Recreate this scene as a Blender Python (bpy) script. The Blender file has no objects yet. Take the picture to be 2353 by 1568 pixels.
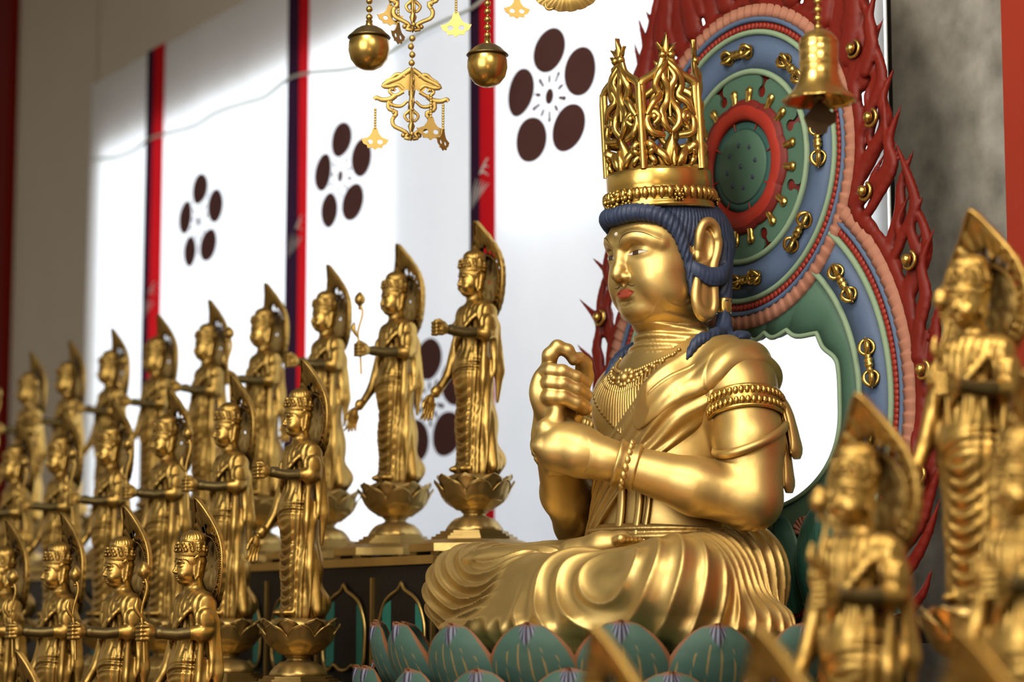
import bpy, math, random
import numpy as np
from mathutils import Vector, Matrix
from mathutils.bvhtree import BVHTree
random.seed(7)
SC = bpy.context.scene
COL = SC.collection
PI = math.pi
rad = math.radians
A = np.array
f32 = np.float32

# ---------------------------------------------------------------- linking / tagging
def link(o, parent=None):
    COL.objects.link(o)
    if parent is not None:
        o.parent = parent
    return o

def thing(name, label, cat, loc=(0, 0, 0), rz=0.0, group=None):
    o = bpy.data.objects.new(name, None)
    o.empty_display_size = 0.05
    COL.objects.link(o)
    o.location = loc
    o.rotation_euler = (0, 0, rz)
    o['label'] = label
    o['category'] = cat
    if group:
        o['group'] = group
    return o

def tag(o, label, cat, group=None):
    o['label'] = label
    o['category'] = cat
    if group:
        o['group'] = group
    return o

def struct(o):
    o['kind'] = 'structure'
    return o

def copy_tree(o, parent=None):
    c = o.copy()
    COL.objects.link(c)
    c.parent = parent
    for ch in list(o.children):
        copy_tree(ch, c)
    return c

# ---------------------------------------------------------------- mesh builder
def np_mesh(name, V, Q, T=None, mat=None, parent=None, smooth=True, uv=None):
    V = np.ascontiguousarray(V, dtype=f32)
    Q = np.asarray(Q, dtype=np.int32).reshape(-1, 4)
    T = np.zeros((0, 3), np.int32) if T is None else np.asarray(T, np.int32).reshape(-1, 3)
    me = bpy.data.meshes.new(name)
    me.vertices.add(len(V))
    me.vertices.foreach_set('co', V.ravel())
    loops = np.concatenate([Q.ravel(), T.ravel()]).astype(np.int32)
    me.loops.add(len(loops))
    me.loops.foreach_set('vertex_index', loops)
    st = np.concatenate([np.arange(len(Q)) * 4, len(Q) * 4 + np.arange(len(T)) * 3]).astype(np.int32)
    me.polygons.add(len(st))
    me.polygons.foreach_set('loop_start', st)
    me.update(calc_edges=True)
    me.polygons.foreach_set('use_smooth', np.full(len(st), bool(smooth)))
    if uv is not None:
        l = me.uv_layers.new(name='UVMap')
        l.data.foreach_set('uv', np.asarray(uv, f32)[loops].ravel())
    me.validate()
    if mat is not None:
        me.materials.append(mat)
    o = bpy.data.objects.new(name, me)
    return link(o, parent)

class MB:
    """collects quads / tris"""
    def __init__(s):
        s.V = []; s.Q = []; s.T = []; s.U = []; s.n = 0
    def add(s, V, Q, T=None, U=None):
        V = np.asarray(V, float).reshape(-1, 3)
        if len(Q): s.Q.append(np.asarray(Q, int).reshape(-1, 4) + s.n)
        if T is not None and len(T): s.T.append(np.asarray(T, int).reshape(-1, 3) + s.n)
        s.V.append(V); s.U.append(np.zeros((len(V), 2)) if U is None else np.asarray(U, float)); s.n += len(V)
        return s
    def grid(s, P, closeu=False, closev=False, U=None):
        P = np.asarray(P, float); nu, nv = P.shape[:2]
        i = np.arange(nu if closeu else nu - 1)[:, None]; j = np.arange(nv if closev else nv - 1)[None, :]
        i2 = (i + 1) % nu; j2 = (j + 1) % nv
        Q = np.stack([i * nv + j, i2 * nv + j, i2 * nv + j2, i * nv + j2], -1).reshape(-1, 4)
        return s.add(P.reshape(-1, 3), Q, U=None if U is None else np.asarray(U).reshape(-1, 2))
    def fan(s, ring, c):
        ring = np.asarray(ring, float); n = len(ring)
        V = np.vstack([ring, [c]])
        T = [(i, (i + 1) % n, n) for i in range(n)]
        return s.add(V, np.zeros((0, 4), int), T)
    def tube(s, pts, r, n=8, closed=False, flat=None, up=(0, 0, 1)):
        """tube along points with radius (scalar or list); flat=(normal vec, factor) squashes along a vector"""
        P = np.asarray(pts, float); m = len(P); r = np.broadcast_to(np.asarray(r, float), (m,))
        if closed: tn = np.roll(P, -1, 0) - np.roll(P, 1, 0)
        else: tn = np.gradient(P, axis=0)
        tn /= np.linalg.norm(tn, axis=1)[:, None] + 1e-12
        u = np.asarray(up, float)
        if abs(tn[0] @ u) > .95: u = A([1., 0, 0]) if abs(tn[0][0]) < .9 else A([0, 1., 0])
        a = np.linspace(0, 2 * PI, n, endpoint=False)
        rings = []
        b = np.cross(tn[0], u); b /= np.linalg.norm(b)
        for k in range(m):
            b = b - tn[k] * (b @ tn[k]); b /= np.linalg.norm(b) + 1e-12
            c = np.cross(b, tn[k])
            ring = r[k] * (np.cos(a)[:, None] * b + np.sin(a)[:, None] * c)
            if flat is not None:
                fn = np.asarray(flat[0], float); fn /= np.linalg.norm(fn)
                ring = ring - np.outer(ring @ fn, fn) * (1 - flat[1])
            rings.append(P[k] + ring)
        rings = A(rings)
        s.grid(rings, closeu=closed, closev=True)
        if not closed:
            s.fan(rings[0][::-1], P[0]); s.fan(rings[-1], P[-1])
        return s
    def ball(s, c, r, nu=10, nv=12):
        r = np.broadcast_to(np.asarray(r, float), (3,))
        t = np.linspace(0, PI, nu + 1)[1:-1]; p = np.linspace(0, 2 * PI, nv, endpoint=False)
        P = np.stack([np.sin(t)[:, None] * np.cos(p), np.sin(t)[:, None] * np.sin(p), np.repeat(np.cos(t)[:, None], nv, 1)], -1) * r + A(c)
        s.grid(P[:, ::-1], closev=True)
        s.fan(P[0], A(c) + [0, 0, r[2]]); s.fan(P[-1][::-1], A(c) - [0, 0, r[2]])
        return s
    def lathe(s, prof, n=48, c=(0, 0, 0), rmod=None, caps=True):
        """prof: list of (r, z); rmod(ang, k) multiplies radius"""
        a = np.linspace(0, 2 * PI, n, endpoint=False)
        P = []
        for k, (r, z) in enumerate(prof):
            rr = r * (rmod(a, k) if rmod else np.ones(n))
            P.append(np.stack([rr * np.cos(a), rr * np.sin(a), np.full(n, z)], -1) + A(c))
        P = A(P)
        s.grid(P, closev=True)
        if caps:
            if prof[0][0] > 1e-4: s.fan(P[0][::-1], A(c) + [0, 0, prof[0][1]])
            if prof[-1][0] > 1e-4: s.fan(P[-1], A(c) + [0, 0, prof[-1][1]])
        return s
    def prism(s, poly, h0, h1, fn=None, bevel=0.0):
        """closed 2D polygon (a,b) extruded h0..h1, mapped by fn(a,b,h)->xyz; star-shaped about its centroid NOT needed: uses tessellation"""
        from mathutils.geometry import tessellate_polygon
        poly = np.asarray(poly, float); n = len(poly)
        tr = [t for t in tessellate_polygon([[Vector((p[0], p[1], 0)) for p in poly]])]
        fn = fn or (lambda a, b, h: (a, b, h))
        area = 0.5 * np.sum(poly[:, 0] * np.roll(poly[:, 1], -1) - np.roll(poly[:, 0], -1) * poly[:, 1])
        lo = [fn(p[0], p[1], h0) for p in poly]; hi = [fn(p[0], p[1], h1) for p in poly]
        V = A(lo + hi); T = []
        for t in tr:
            p0, p1, p2 = (poly[i] for i in t)
            cr = (p1[0] - p0[0]) * (p2[1] - p0[1]) - (p1[1] - p0[1]) * (p2[0] - p0[0])
            t = tuple(t) if cr > 0 else tuple(t[::-1])
            T.append(tuple(i + n for i in t)); T.append(tuple(t[::-1]))
        Q = []
        for i in range(n):
            j = (i + 1) % n
            Q.append((i, j, j + n, i + n) if area > 0 else (j, i, i + n, j + n))
        # separate verts for the walls keep shading crisp
        s.add(V, np.zeros((0, 4), int), T); s.add(V, Q)
        return s
    def box(s, c, h):
        x, y, z = h
        V = A([(sx * x, sy * y, sz * z) for sz in (-1, 1) for sy in (-1, 1) for sx in (-1, 1)]) + A(c)
        for q in ((0, 2, 3, 1), (4, 5, 7, 6), (0, 1, 5, 4), (2, 6, 7, 3), (0, 4, 6, 2), (1, 3, 7, 5)):
            s.add(V[list(q)], [(0, 1, 2, 3)])
        return s
    def build(s, name, mat, parent=None, smooth=True, uv=False):
        V = np.vstack(s.V)
        Q = np.vstack(s.Q) if s.Q else np.zeros((0, 4), int)
        T = np.vstack(s.T) if s.T else None
        return np_mesh(name, V, Q, T, mat, parent, smooth, np.vstack(s.U) if uv else None)

def spline(pts, n):
    """Catmull-Rom through points -> n samples"""
    P = np.asarray(pts, float); m = len(P)
    P = np.vstack([2 * P[0] - P[1], P, 2 * P[-1] - P[-2]])
    t = np.linspace(0, m - 1 - 1e-9, n); k = t.astype(int); u = (t - k)[:, None]
    p0, p1, p2, p3 = P[k], P[k + 1], P[k + 2], P[k + 3]
    return .5 * (2 * p1 + (p2 - p0) * u + (2 * p0 - 5 * p1 + 4 * p2 - p3) * u * u + (3 * p1 - p0 - 3 * p2 + p3) * u ** 3)

# ---------------------------------------------------------------- signed distance volumes
def smin(a, b, k):
    if k <= 0: return np.minimum(a, b)
    h = np.clip(.5 + .5 * (b - a) / k, 0, 1)
    return b + (a - b) * h - k * h * (1 - h)
def smax(a, b, k): return -smin(-a, -b, k)
def sst(e0, e1, x):
    t = np.clip((x - e0) / (e1 - e0), 0, 1); return t * t * (3 - 2 * t)

def ridge(t):          # sharp-crested cloth fold profile in 0..1
    q = t - np.floor(t); return np.where(q < .3, sst(0, .3, q), 1 - sst(.3, 1., q))
def sstf(a, b, x):
    t = min(1, max(0, (x - a) / (b - a))); return t * t * (3 - 2 * t)
class Vol:
    def __init__(s, lo, hi, h):
        s.lo = A(lo, float); s.h = h
        s.n = np.ceil((A(hi, float) - s.lo) / h).astype(int) + 1
        s.F = np.full(s.n, 1.0, f32)
    def win(s, lo, hi, m):
        a = np.clip(np.floor((A(lo) - m - s.lo) / s.h).astype(int), 0, s.n)
        b = np.clip(np.ceil((A(hi) + m - s.lo) / s.h).astype(int) + 1, 0, s.n)
        sl = tuple(slice(i, j) for i, j in zip(a, b))
        ax = [(s.lo[d] + s.h * np.arange(a[d], b[d])).astype(f32) for d in range(3)]
        return sl, ax[0][:, None, None], ax[1][None, :, None], ax[2][None, None, :]
    def op(s, fn, lo, hi, k=0., mode='u'):
        sl, X, Y, Z = s.win(lo, hi, k + 3 * s.h)
        if min(s.F[sl].shape) == 0: return s
        d = fn(X, Y, Z).astype(f32)
        if mode == 'u': s.F[sl] = smin(s.F[sl], d, k)
        elif mode == 's': s.F[sl] = smax(s.F[sl], -d, k)
        elif mode == 'a': s.F[sl] = s.F[sl] + d
        return s
    def ell(s, c, r, k=0., mode='u', R=None):
        c = A(c, float); r = A(r, float); m = r.max() if R is not None else r
        def fn(X, Y, Z):
            x, y, z = X - c[0], Y - c[1], Z - c[2]
            if R is not None:
                x, y, z = (R[0][i] * x + R[1][i] * y + R[2][i] * z for i in range(3))
            k0 = np.sqrt((x / r[0]) ** 2 + (y / r[1]) ** 2 + (z / r[2]) ** 2)
            k1 = np.sqrt((x / r[0] ** 2) ** 2 + (y / r[1] ** 2) ** 2 + (z / r[2] ** 2) ** 2) + 1e-6
            return k0 * (k0 - 1) / k1
        return s.op(fn, c - m, c + m, k, mode)
    def rc(s, a, b, ra, rb, k=0., mode='u', flat=None):
        a = A(a, float); b = A(b, float); ab = b - a; L = ab @ ab + 1e-12; m = max(ra, rb)
        def fn(X, Y, Z):
            x, y, z = X - a[0], Y - a[1], Z - a[2]
            t = np.clip((x * ab[0] + y * ab[1] + z * ab[2]) / L, 0, 1)
            x, y, z = x - t * ab[0], y - t * ab[1], z - t * ab[2]
            if flat is not None:
                n, q = flat
                e = (x * n[0] + y * n[1] + z * n[2]) * (1 / q - 1)
                x, y, z = x + e * n[0], y + e * n[1], z + e * n[2]
                return (np.sqrt(x * x + y * y + z * z) - (ra + t * (rb - ra))) * max(q, .5)
            return np.sqrt(x * x + y * y + z * z) - (ra + t * (rb - ra))
        return s.op(fn, np.minimum(a, b) - m, np.maximum(a, b) + m, k, mode)
    def chain(s, P, r, k=0., mode='u', flat=None, kk=None):
        r = np.broadcast_to(np.asarray(r, float), (len(P),))
        for i in range(len(P) - 1):
            s.rc(P[i], P[i + 1], r[i], r[i + 1], k if (i == 0 or kk is None) else kk, mode, flat)
        return s
    def mesh(s):
        F = s.F; n = F.shape; S = F < 0
        c = np.zeros(tuple(i - 1 for i in n), np.int8)
        for dx in (0, 1):
            for dy in (0, 1):
                for dz in (0, 1):
                    c += S[dx:n[0] - 1 + dx, dy:n[1] - 1 + dy, dz:n[2] - 1 + dz]
        I, J, K = np.nonzero((c > 0) & (c < 8))
        idx = np.full(c.shape, -1, np.int32); idx[I, J, K] = np.arange(len(I))
        off = [(dx, dy, dz) for dx in (0, 1) for dy in (0, 1) for dz in (0, 1)]
        val = [F[I + o[0], J + o[1], K + o[2]] for o in off]
        acc = np.zeros((len(I), 3)); cnt = np.zeros(len(I))
        for i in range(8):
            for j in range(i + 1, 8):
                d = A(off[j]) - A(off[i])
                if np.abs(d).sum() != 1: continue
                cr = (val[i] < 0) != (val[j] < 0)
                t = np.where(cr, val[i] / np.where(cr, val[i] - val[j], 1), 0)
                acc += np.where(cr[:, None], A(off[i]) + t[:, None] * d, 0); cnt += cr
        V = (acc / cnt[:, None] + np.stack([I, J, K], -1)) * s.h + s.lo
        Q = []
        for ax in range(3):
            b, cc = [(1, 2), (2, 0), (0, 1)][ax]
            sl0 = [slice(None)] * 3; sl1 = [slice(None)] * 3
            sl0[ax] = slice(0, n[ax] - 1); sl1[ax] = slice(1, n[ax])
            for q in (b, cc): sl0[q] = slice(1, n[q] - 1); sl1[q] = slice(1, n[q] - 1)
            s0, s1 = S[tuple(sl0)], S[tuple(sl1)]
            E = np.stack(np.nonzero(s0 != s1), -1)
            flip = s0[tuple(E.T)]
            E[:, b] += 1; E[:, cc] += 1
            def g(db, dc):
                e = E.copy(); e[:, b] -= db; e[:, cc] -= dc
                return idx[e[:, 0], e[:, 1], e[:, 2]]
            q = np.stack([g(1, 1), g(0, 1), g(0, 0), g(1, 0)], -1)
            q[~flip] = q[~flip][:, ::-1]
            Q.append(q[(q >= 0).all(1)])
        return V, np.vstack(Q)
    def build(s, name, mat, parent=None):
        V, Q = s.mesh(); return np_mesh(name, V, Q, None, mat, parent)

# ---------------------------------------------------------------- materials
def mat_new(name):
    m = bpy.data.materials.new(name); m.use_nodes = True
    nt = m.node_tree; b = nt.nodes['Principled BSDF']
    return m, nt, b
def N(nt, t, **kw):
    n = nt.nodes.new(t)
    for k, v in kw.items(): setattr(n, k, v)
    return n
def ramp(nt, stops, fac):
    r = N(nt, 'ShaderNodeValToRGB'); el = r.color_ramp.elements
    while len(el) < len(stops): el.new(.5)
    for e, (p, c) in zip(el, stops): e.position = p; e.color = tuple(c) + (1,)
    nt.links.new(fac, r.inputs[0]); return r.outputs[0]
def mixc(nt, fac, a, b):
    m = N(nt, 'ShaderNodeMix', data_type='RGBA')
    for i, v in ((0, fac), (6, a), (7, b)):
        if hasattr(v, 'links'): nt.links.new(v, m.inputs[i])
        else: m.inputs[i].default_value = v if i == 0 else tuple(v) + (1,)
    return m.outputs[2]
def noise(nt, scale, detail=3, coord='Object'):
    tc = N(nt, 'ShaderNodeTexCoord'); n = N(nt, 'ShaderNodeTexNoise')
    n.inputs['Scale'].default_value = scale; n.inputs['Detail'].default_value = detail
    nt.links.new(tc.outputs[coord], n.inputs['Vector']); return n.outputs[0]
def bumped(nt, b, h, dist, strength=1.0):
    bp = N(nt, 'ShaderNodeBump'); bp.inputs['Strength'].default_value = strength; bp.inputs['Distance'].default_value = dist
    nt.links.new(h, bp.inputs['Height']); nt.links.new(bp.outputs[0], b.inputs['Normal'])

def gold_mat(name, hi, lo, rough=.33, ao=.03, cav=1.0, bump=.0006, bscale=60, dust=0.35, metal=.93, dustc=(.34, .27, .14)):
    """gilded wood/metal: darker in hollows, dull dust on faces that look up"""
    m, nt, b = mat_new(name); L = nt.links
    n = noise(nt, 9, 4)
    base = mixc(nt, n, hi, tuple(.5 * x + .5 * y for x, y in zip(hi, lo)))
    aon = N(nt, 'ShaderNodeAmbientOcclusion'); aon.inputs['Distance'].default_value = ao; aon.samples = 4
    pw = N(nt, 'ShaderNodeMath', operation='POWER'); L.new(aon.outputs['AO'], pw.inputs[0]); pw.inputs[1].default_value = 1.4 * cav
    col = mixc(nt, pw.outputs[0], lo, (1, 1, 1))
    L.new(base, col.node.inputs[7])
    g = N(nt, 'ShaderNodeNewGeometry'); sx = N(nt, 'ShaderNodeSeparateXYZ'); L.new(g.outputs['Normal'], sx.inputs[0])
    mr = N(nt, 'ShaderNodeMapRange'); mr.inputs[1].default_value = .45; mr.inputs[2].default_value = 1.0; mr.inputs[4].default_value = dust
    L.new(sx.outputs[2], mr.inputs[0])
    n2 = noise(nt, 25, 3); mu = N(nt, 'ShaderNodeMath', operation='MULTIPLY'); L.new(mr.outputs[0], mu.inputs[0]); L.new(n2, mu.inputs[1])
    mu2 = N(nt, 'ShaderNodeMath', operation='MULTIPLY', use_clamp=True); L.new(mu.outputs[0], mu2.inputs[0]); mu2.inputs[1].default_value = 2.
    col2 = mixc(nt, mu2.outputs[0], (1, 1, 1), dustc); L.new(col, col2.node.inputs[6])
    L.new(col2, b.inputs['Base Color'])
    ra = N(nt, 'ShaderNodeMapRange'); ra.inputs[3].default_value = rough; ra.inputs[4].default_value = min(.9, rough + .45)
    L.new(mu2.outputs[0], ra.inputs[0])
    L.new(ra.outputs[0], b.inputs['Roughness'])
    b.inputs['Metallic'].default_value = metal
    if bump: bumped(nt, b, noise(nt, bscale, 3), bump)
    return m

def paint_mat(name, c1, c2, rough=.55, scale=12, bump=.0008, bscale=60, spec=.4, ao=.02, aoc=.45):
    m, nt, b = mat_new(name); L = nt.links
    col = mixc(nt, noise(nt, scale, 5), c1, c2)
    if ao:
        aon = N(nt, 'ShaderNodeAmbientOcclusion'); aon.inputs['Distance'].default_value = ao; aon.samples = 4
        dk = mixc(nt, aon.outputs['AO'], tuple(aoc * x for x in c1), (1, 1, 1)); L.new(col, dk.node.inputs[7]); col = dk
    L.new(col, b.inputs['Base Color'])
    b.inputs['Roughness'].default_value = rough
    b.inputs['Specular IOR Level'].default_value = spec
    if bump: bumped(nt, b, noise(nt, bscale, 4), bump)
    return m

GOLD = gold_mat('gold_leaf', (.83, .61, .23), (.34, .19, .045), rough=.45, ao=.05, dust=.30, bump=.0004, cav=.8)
GOLD_TRIM = gold_mat('gold_trim', (.85, .57, .15), (.20, .10, .02), rough=.27, ao=.015, dust=.1, bump=.0003)
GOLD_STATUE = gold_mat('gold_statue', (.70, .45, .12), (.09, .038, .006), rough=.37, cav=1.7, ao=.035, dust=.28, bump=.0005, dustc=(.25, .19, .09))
GOLD_AGED = gold_mat('gold_aged', (.72, .50, .17), (.15, .085, .02), rough=.36, ao=.02, dust=.45, bump=.0005, dustc=(.25, .19, .10))
BRASS = gold_mat('brass', (.66, .45, .12), (.2, .11, .03), rough=.28, ao=.02, dust=.75, bump=.0002, dustc=(.16, .12, .07))
HAIR = paint_mat('hair_blue', (.022, .038, .085), (.045, .065, .125), rough=.5, scale=40, bump=.0006)
BLACK = paint_mat('black_lacquer', (.008, .007, .006), (.013, .011, .009), rough=.45, spec=.22, ao=0)

# ---------------------------------------------------------------- camera and the two frames everything is laid out in
PITCH = math.atan(640 / 5200)
cam = bpy.data.cameras.new('camera'); cam.sensor_width = 36; cam.lens = 5200 / 2353 * 36
cam.clip_start = .05; cam.clip_end = 60
cam_o = link(bpy.data.objects.new('camera', cam)); cam_o.rotation_euler = (PI / 2 + PITCH, 0, 0)
cam.dof.use_dof = True; cam.dof.focus_distance = 5.48; cam.dof.aperture_fstop = 2.05
SC.camera = cam_o
B0 = A([.41, 5.55, -.03]); BTH = rad(-56)          # seated statue: origin on its seat, yaw
RTH = rad(-58.7)                                    # tiers, curtain and standing statues
FLOOR = -1.35
# ================================================================ seated gilded statue
def rotm(rx=0, ry=0, rz=0):
    return np.array(Matrix.Rotation(rz, 3, 'Z') @ Matrix.Rotation(ry, 3, 'Y') @ Matrix.Rotation(rx, 3, 'X'))

def arm_points(sx):
    return (A([sx * .228, .010, .578]), A([sx * .308, -.030, .308]))

def torso_field(v):
    v.ell((0, -.012, .53), (.215, .158, .20))
    v.ell((0, -.035, .34), (.185, .165, .20), .06)
    v.ell((0, -.02, .20), (.23, .19, .14), .06)
    v.rc((-.19, .01, .588), (.19, .01, .588), .085, .085, .06)
    for s in (-1, 1):
        v.rc((s * .03, .0, .70), (s * .20, .012, .615), .05, .058, .05)
        v.ell((s * .09, -.115, .545), (.085, .05, .07), .05)
    v.rc((0, -.022, .60), (0, -.025, .80), .093, .080, .03)

def body_mesh():
    v = Vol((-.47, -.47, .12), (.47, .24, .80), .004)
    torso_field(v)
    WR = {1: A([.105, -.300, .402]), -1: A([-.075, -.330, .468])}
    for s in (-1, 1):
        sh, el = arm_points(s)
        if s < 0: el = A([-.330, -.055, .275])
        v.chain([sh, .5 * (sh + el) + A([s * .012, 0, 0]), el], [.085, .082, .071], .045, kk=.02)
        mid = el + .4 * (WR[s] - el) + A([s * .012, 0, -.008])
        v.chain([el, mid, WR[s]], [.070, .066, .042], .022)
    # neck creases
    def crease(X, Y, Z):
        r = np.sqrt(X * X + (Y + .02) ** 2)
        zz = Z + .16 * (Y + .02)
        w = sst(.655, .665, zz) * (1 - sst(.765, .775, zz)) * (r < .115)
        return w * (.0085 * ridge((zz - .660) / .0235) - .004)
    v.op(crease, (-.13, -.14, .64), (.13, .13, .80), 0, 'a')
    V1, Q1 = v.mesh()
    # ---- head
    h = Vol((-.165, -.245, .70), (.165, .14, 1.085), .002)
    h.rc((0, -.022, .60), (0, -.025, .80), .093, .080)
    h.op(crease, (-.13, -.14, .64), (.13, .13, .80), 0, 'a')
    h.ell((0, -.035, .955), (.117, .140, .120), .02)
    h.ell((0, -.066, .870), (.107, .100, .103), .05)
    h.ell((0, -.108, .950), (.092, .074, .062), .04)
    for s in (-1, 1):
        h.ell((s * .054, -.108, .850), (.050, .050, .052), .035)
        h.ell((s * .062, -.074, .815), (.050, .058, .042), .03)
    h.ell((0, -.122, .793), (.038, .036, .029), .03)
    h.ell((0, -.085, .776), (.070, .064, .028), .03)
    # eye sockets, lids
    for s in (-1, 1):
        h.ell((s * .047, -.190, .922), (.034, .026, .019), .022, 's')
        h.ell((s * .048, -.140, .914), (.033, .0255, .021), .010)
        arc = spline([(s * .014, -.178, .934), (s * .035, -.176, .951), (s * .064, -.160, .951), (s * .094, -.122, .934)], 9)
        h.chain(arc, .0075, .018)
    # nose
    h.chain([(0, -.172, .940), (0, -.176, .910), (0, -.184, .872), (0, -.186, .861)], [.0105, .0105, .0135, .0150], .016)
    for s in (-1, 1):
        h.ell((s * .0160, -.168, .856), (.0125, .015, .0105), .008)
        h.ell((s * .011, -.182, .8465), (.004, .006, .003), .004, 's')
    # philtrum, mouth
    h.ell((0, -.164, .838), (.005, .012, .010), .006, 's')
    h.ell((0, -.140, .817), (.042, .020, .022), .02)
    for s in (-1, 1):
        h.ell((s * .012, -.151, .8255), (.020, .0100, .0072), .008)
    h.ell((0, -.149, .8125), (.024, .0110, .0085), .008)
    h.chain([(-.034, -.152, .8196), (-.015, -.1695, .8184), (0, -.172, .8196), (.015, -.1695, .8184), (.034, -.152, .8196)], .0018, .003, 's')
    h.ell((0, -.165, .798), (.026, .010, .006), .010, 's')
    # ears: long lobes with rolled rims
    for s in (-1, 1):
        e = s * .125
        h.rc((s * .119, -.008, .955), (s * .121, -.012, .80), .033, .025, .01, flat=(A([1., 0, 0]), .45))
        h.ell((s * .125, -.018, .795), (.0125, .036, .050), .010)
        rim = spline([(e, -.036, .925), (e + s * .006, -.038, .962), (e + s * .009, -.022, .988), (e + s * .010, .004, .990), (e + s * .010, .022, .968), (e + s * .009, .020, .925), (e + s * .007, .010, .885),
                      (e + s * .005, .012, .83), (e + s * .005, .010, .785), (e + s * .005, -.006, .762), (e + s * .005, -.030, .768), (e + s * .004, -.046, .80), (e + s * .002, -.040, .85)], 70)
        rim[:26, 1] = -.009 + (rim[:26, 1] + .009) * .84
        h.chain(rim, .0072, .009)
        anti = spline([(e + s * .003, -.008, .965), (e + s * .004, .006, .945), (e + s * .004, .003, .915), (e + s * .003, -.010, .895)], 9)
        h.chain(anti, .0055, .006)
        h.ell((s * .136, -.014, .93), (.009, .012, .030), .008, 's')
        h.ell((s * .141, -.006, .805), (.005, .007, .026), .008, 's')
        h.ell((s * .123, -.034, .905), (.009, .008, .012), .006)
    V2, Q2 = h.mesh()
    # ---- hands
    g = Vol((-.15, -.475, .325), (.19, -.20, .715), .0023)
    w = WR[1]
    g.rc(w + A([.03, .035, -.012]), w, .046, .042)
    # left fist: back of the hand towards +X, knuckles forward, index straight up
    g.chain([w, (.058, -.335, .420), (.020, -.372, .432)], [.044, .055, .048], .03)
    g.ell((.028, -.350, .448), (.040, .048, .042), .03)
    g.ell((.014, -.372, .424), (.042, .052, .048), .02)
    g.rc((.014, -.380, .430), (.002, -.418, .436), .036, .018, .02)
    for i, zz in enumerate((.452, .428, .404, .388)):
        r = (.019, .019, .018, .016)[i]
        b = (.000, .016, .026, .036)[i]
        if i > 0: g.chain([(.004, -.388 + b, zz), (-.018, -.408 + b, zz - .002), (-.044, -.392 + b, zz - .004), (-.046, -.362 + b, zz), (-.028, -.352 + b, zz + .002)], [r + .004, r + .002, r, r, r * .9], .006)
    g.chain([(.012, -.385, .455), (-.002, -.398, .478), (.004, -.374, .500), (.006, -.366, .545), (.006, -.364, .585)], [.022, .020, .0175, .0155, .013], .014)
    g.chain([(.035, -.325, .452), (.010, -.335, .478), (-.018, -.352, .478)], [.022, .019, .015], .012)
    # right hand: wraps the index
    w = WR[-1]; o = A([0, .020, -.018])
    g.rc(w + A([-.03, .03, -.02]), w, .046, .042)
    g.chain([w, o + (-.052, -.350, .53), o + (-.042, -.380, .580)], [.042, .047, .041], .03)
    g.ell(o + (-.040, -.374, .588), (.030, .060, .070), .02)
    g.ell(o + (-.026, -.316, .565), (.028, .026, .056), .02)
    for i, (zz, r) in enumerate(((.622, .0158), (.593, .0168), (.561, .0172))):
        g.chain([o + (-.028, -.398, zz + .010), o + (.000, -.404, zz + .012), o + (.026, -.388, zz + .008), o + (.037, -.356, zz - .005), o + (.034, -.328, zz - .016), o + (.016, -.323, zz - .018)], [r + .002, r + .002, r + .001, r, r * .93, r * .82], .0055)
    g.chain([o + (-.032, -.388, .640), o + (-.014, -.396, .672), o + (-.003, -.382, .692), o + (.008, -.360, .684), o + (.012, -.346, .662)], [.0190, .0180, .0165, .0150, .0135], .008)
    g.chain([o + (-.022, -.306, .595), o + (-.012, -.298, .628), o + (.002, -.308, .655), o + (.010, -.326, .668)], [.026, .022, .018, .015], .012)
    V3, Q3 = g.mesh()
    V = np.vstack([V1, V2, V3]); Q = np.vstack([Q1, Q2 + len(V1), Q3 + len(V1) + len(V2)])
    return V, Q, (V2, Q2), WR

def lap_field(v):
    for s in (-1, 1):
        v.rc((s * .13, .03, .108), (s * .415, -.335, .090), .132, .106, .05)
    v.rc((.42, -.33, .10), (-.06, -.40, .075), .095, .080, .05)
    v.rc((-.42, -.33, .10), (.08, -.36, .095), .10, .085, .05)
    v.ell((0, -.20, .02), (.51, .33, .10), .05)
    v.ell((0, .04, .14), (.28, .17, .15), .06)
    v.rc((-.05, .05, .13), (.05, .05, .13), .15, .15, .04)

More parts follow.
